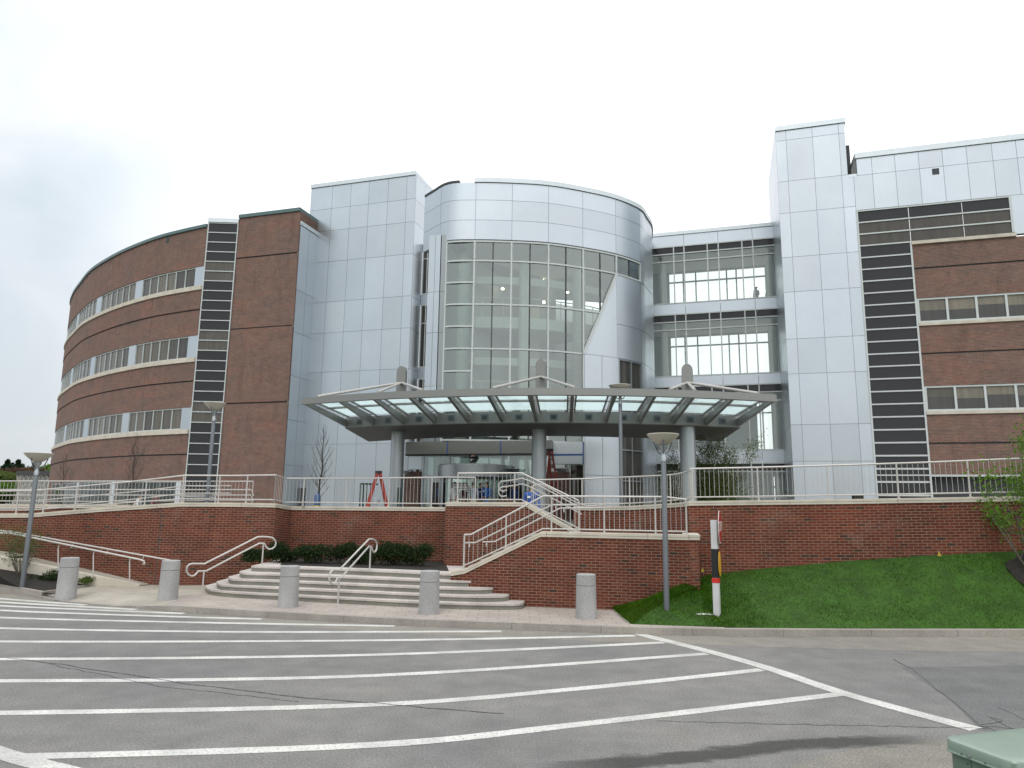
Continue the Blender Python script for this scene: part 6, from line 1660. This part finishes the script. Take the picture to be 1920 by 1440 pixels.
    for sg in (1, -1):
        b = MB(); b.lathe(S(.11*sg, .06, .035), [(.02*k, -.035*k), (.055*k, -.03*k), (.055*k, .01*k), (.03*k, .045*k)], 10, sx=.95, sy=2.3); part(b, 'shoe', M['black_wrap'])
        b = MB(); b.lathe(S(.030*sg, lean+.103, 1.645+dz), [(.003*k, -.010*k), (.010*k, 0), (.003*k, .010*k)], 6); part(b, 'eye', M['black_wrap'])
        b = MB(); b.lathe(S(.082*sg, lean+.01, 1.625+dz), [(.006*k, -.028*k), (.014*k, 0), (.008*k, .028*k)], 6); part(b, 'ear', M['skin'])
    b = MB(); b.box(S(0, lean+.112, 1.575+dz), .042*k, .008*k, .010*k); part(b, 'mouth', M['ladder_red'])
    b = MB(); c0 = S(0, lean+.002, 1.655+dz); tl_ = Matrix.Rotation(.42, 3, 'X')
    b.lathe(c0, [(.101*k, -.03*k), (.105*k, .01*k), (.095*k, .05*k), (.06*k, .078*k), (.01*k, .088*k)], 14, M=tl_, sx=.88, sy=1.02)
    hm = cloth('hair', hair); part(b, 'hair', hm)
    if hat:
        b = MB(); b.lathe(S(0, lean+.01, 1.69+dz), [(.105*k, 0), (.10*k, .04*k), (.06*k, .07*k), (.005, .078*k)], 14, sx=.9, sy=1.05); b.box(S(0, lean+.14, 1.695+dz), .14*k, .11*k, .012*k); part(b, 'cap', cloth('cap_cloth', hat))
    if badge:
        b = MB(); b.box(S(.08, lean*.8+.128, 1.31+dz), .095*k, .012, .065*k); part(b, 'badge', M['sign_white'])
    return root
def ppos(x, ytop, Y, h): p = at_Y(x, ytop, Y); return Vector((p.x, p.y, p.z-h))
YP = 30.2; NAVY = (.03, .05, .09)
def pplace(x, ytop, Y, h):
    p = at_Y(x, ytop, Y); return Vector((p.x, p.y, ZT)), p.z-ZT
for x, yt, Y, face, top, bot, hair, kw, lab in [
    (912.5, 904.5, 29.6, 150, (.04, .16, .48), (.04, .16, .48), (.05, .025, .015), dict(arms='clasp', coat=True, badge=True), 'person in long bright blue coat with hands clasped and a white badge'),
    (901.5, 911, 30.4, 200, (.02, .045, .12), (.03, .03, .04), (.03, .02, .015), dict(badge=True), 'person in navy jacket half hidden behind the one in the long blue coat'),
    (887.5, 911, 29.4, 20, (.50, .58, .68), (.70, .70, .70), (.02, .015, .012), dict(), 'person in pale blue shirt seen from behind beside the striped umbrella'),
    (873, 910, 29.8, 40, (.13, .02, .03), (.05, .04, .045), (.03, .02, .015), dict(arms='up'), 'person in maroon top under the striped umbrella'),
    (852, 914, 29.4, -30, (.70, .70, .70), (.60, .60, .60), (.08, .05, .03), dict(), 'person in white top left of the raised railing post'),
    (948, 909.5, 29.2, 170, (.012, .014, .02), (.02, .02, .025), (.04, .03, .02), dict(hat=(.03, .09, .16), badge=True), 'person in black jacket and dark blue cap'),
    (962, 913, 31.0, 190, (.03, .08, .22), (.03, .03, .04), (.02, .015, .01), dict(), 'person in dark blue top behind the right post of the raised railing')]:
    pos, hh = pplace(x, yt, Y, 1.7); person(lab, pos, R(face), max(1.5, min(1.9, hh)), top, bot, hair, group='people waiting by the entrance', **kw)
p = at_Y(997, 908, 22.8); person('person in blue jacket with white badge climbing the stairs', Vector((p.x, p.y, p.z-1.7)), R(175), 1.7, (.04, .11, .36), (.03, .035, .05), (.03, .018, .012), badge=True, coat=True)
b = MB(); b.prism([(p.x-.6, p.y-.5), (p.x+.9, p.y-.5), (p.x+.9, p.y+.7), (p.x-.6, p.y+.7)], .6, p.z-1.7-.003); b.build('landing', M['terrace'], us)
for x, yt, dv_, lab, col, fc in [(1418, 541, 3.0, 'person standing at the top floor bridge window', (.13, .15, .16), 20), (1441, 553, 3.6, 'person partly behind the round column on the top floor bridge', (.10, .11, .12), -60)]:
    u, z = bp(x, yt, VB+dv_*.75); person(lab, bw3(u, VB+dv_*.75, levels[0][1]-.05), R(fc), max(1.45, min(1.85, z-levels[0][1]+.05)), col, (.06, .06, .07), (.03, .02, .015), arms='one', group='people on the glass bridge')
for x, yt, lab, col, fc in [(253, 927, 'person in white top behind the sloping ramp railing', (.70, .70, .70), -80), (286, 925, 'person in dark red top behind the sloping ramp railing', (.14, .05, .05), -100)]:
    p = at_Y(x, yt, 27); hs_ = 1.22; person(lab, Vector((p.x, p.y, ZT)), R(fc), (p.z-ZT)/.755 if p.z-ZT > .8 else 1.6, col, (.05, .05, .06), (.05, .03, .02), crouch=True, group='people beside the curved brick wing')
pw = rp_; person('worker in dark clothes crouching on top of the revolving door', Vector((pw[0]-.2, pw[1]+.3, zr1+.02)), R(-70), 1.45, (.012, .012, .014), (.015, .016, .02), (.02, .015, .012), arms='clasp', crouch=True)
# striped umbrella
M['umb'] = None
t = NT('striped_umbrella_cloth'); sepn = t.n('ShaderNodeSeparateXYZ'); t.l(t.coord('Object'), sepn.inputs[0])
mm = t.n('ShaderNodeMath', operation='MULTIPLY'); t.l(sepn.outputs[2], mm.inputs[0]); mm.inputs[1].default_value = 15
fr_ = t.n('ShaderNodeMath', operation='FRACT'); t.l(mm.outputs[0], fr_.inputs[0]); gt = t.n('ShaderNodeMath', operation='GREATER_THAN'); t.l(fr_.outputs[0], gt.inputs[0]); gt.inputs[1].default_value = .5
t.base(t.mix(gt.outputs[0], (.02, .02, .022), (.72, .72, .70)), .7); M['umb'] = t.m
pu = at_Y(868, 905, 29.3); um = thing('umbrella', 'black and white striped umbrella held open over the waiting people', 'umbrella', pu)
tl_ = Matrix.Rotation(R(14), 3, 'Y'); b = MB(); prof = [(.42, -.30), (.40, -.22), (.33, -.12), (.22, -.045), (.10, -.01), (.01, 0)]
b.lathe(pu, prof, 8, M=tl_); b.build('canopy', M['umb'], um, smooth=20)
b = MB(); b.tube([pu+tl_@Vector((0, 0, .05)), pu+tl_@Vector((0, 0, -.85))], .010, 6); b.build('shaft', M['black_wrap'], um)
b = MB()
for k in range(8): a = k*math.pi/4; b.tube([pu+tl_@Vector((r*.985*math.cos(a), r*.985*math.sin(a), z-.008)) for r, z in prof], .004, 4)
b.build('rib', M['pole'], um)
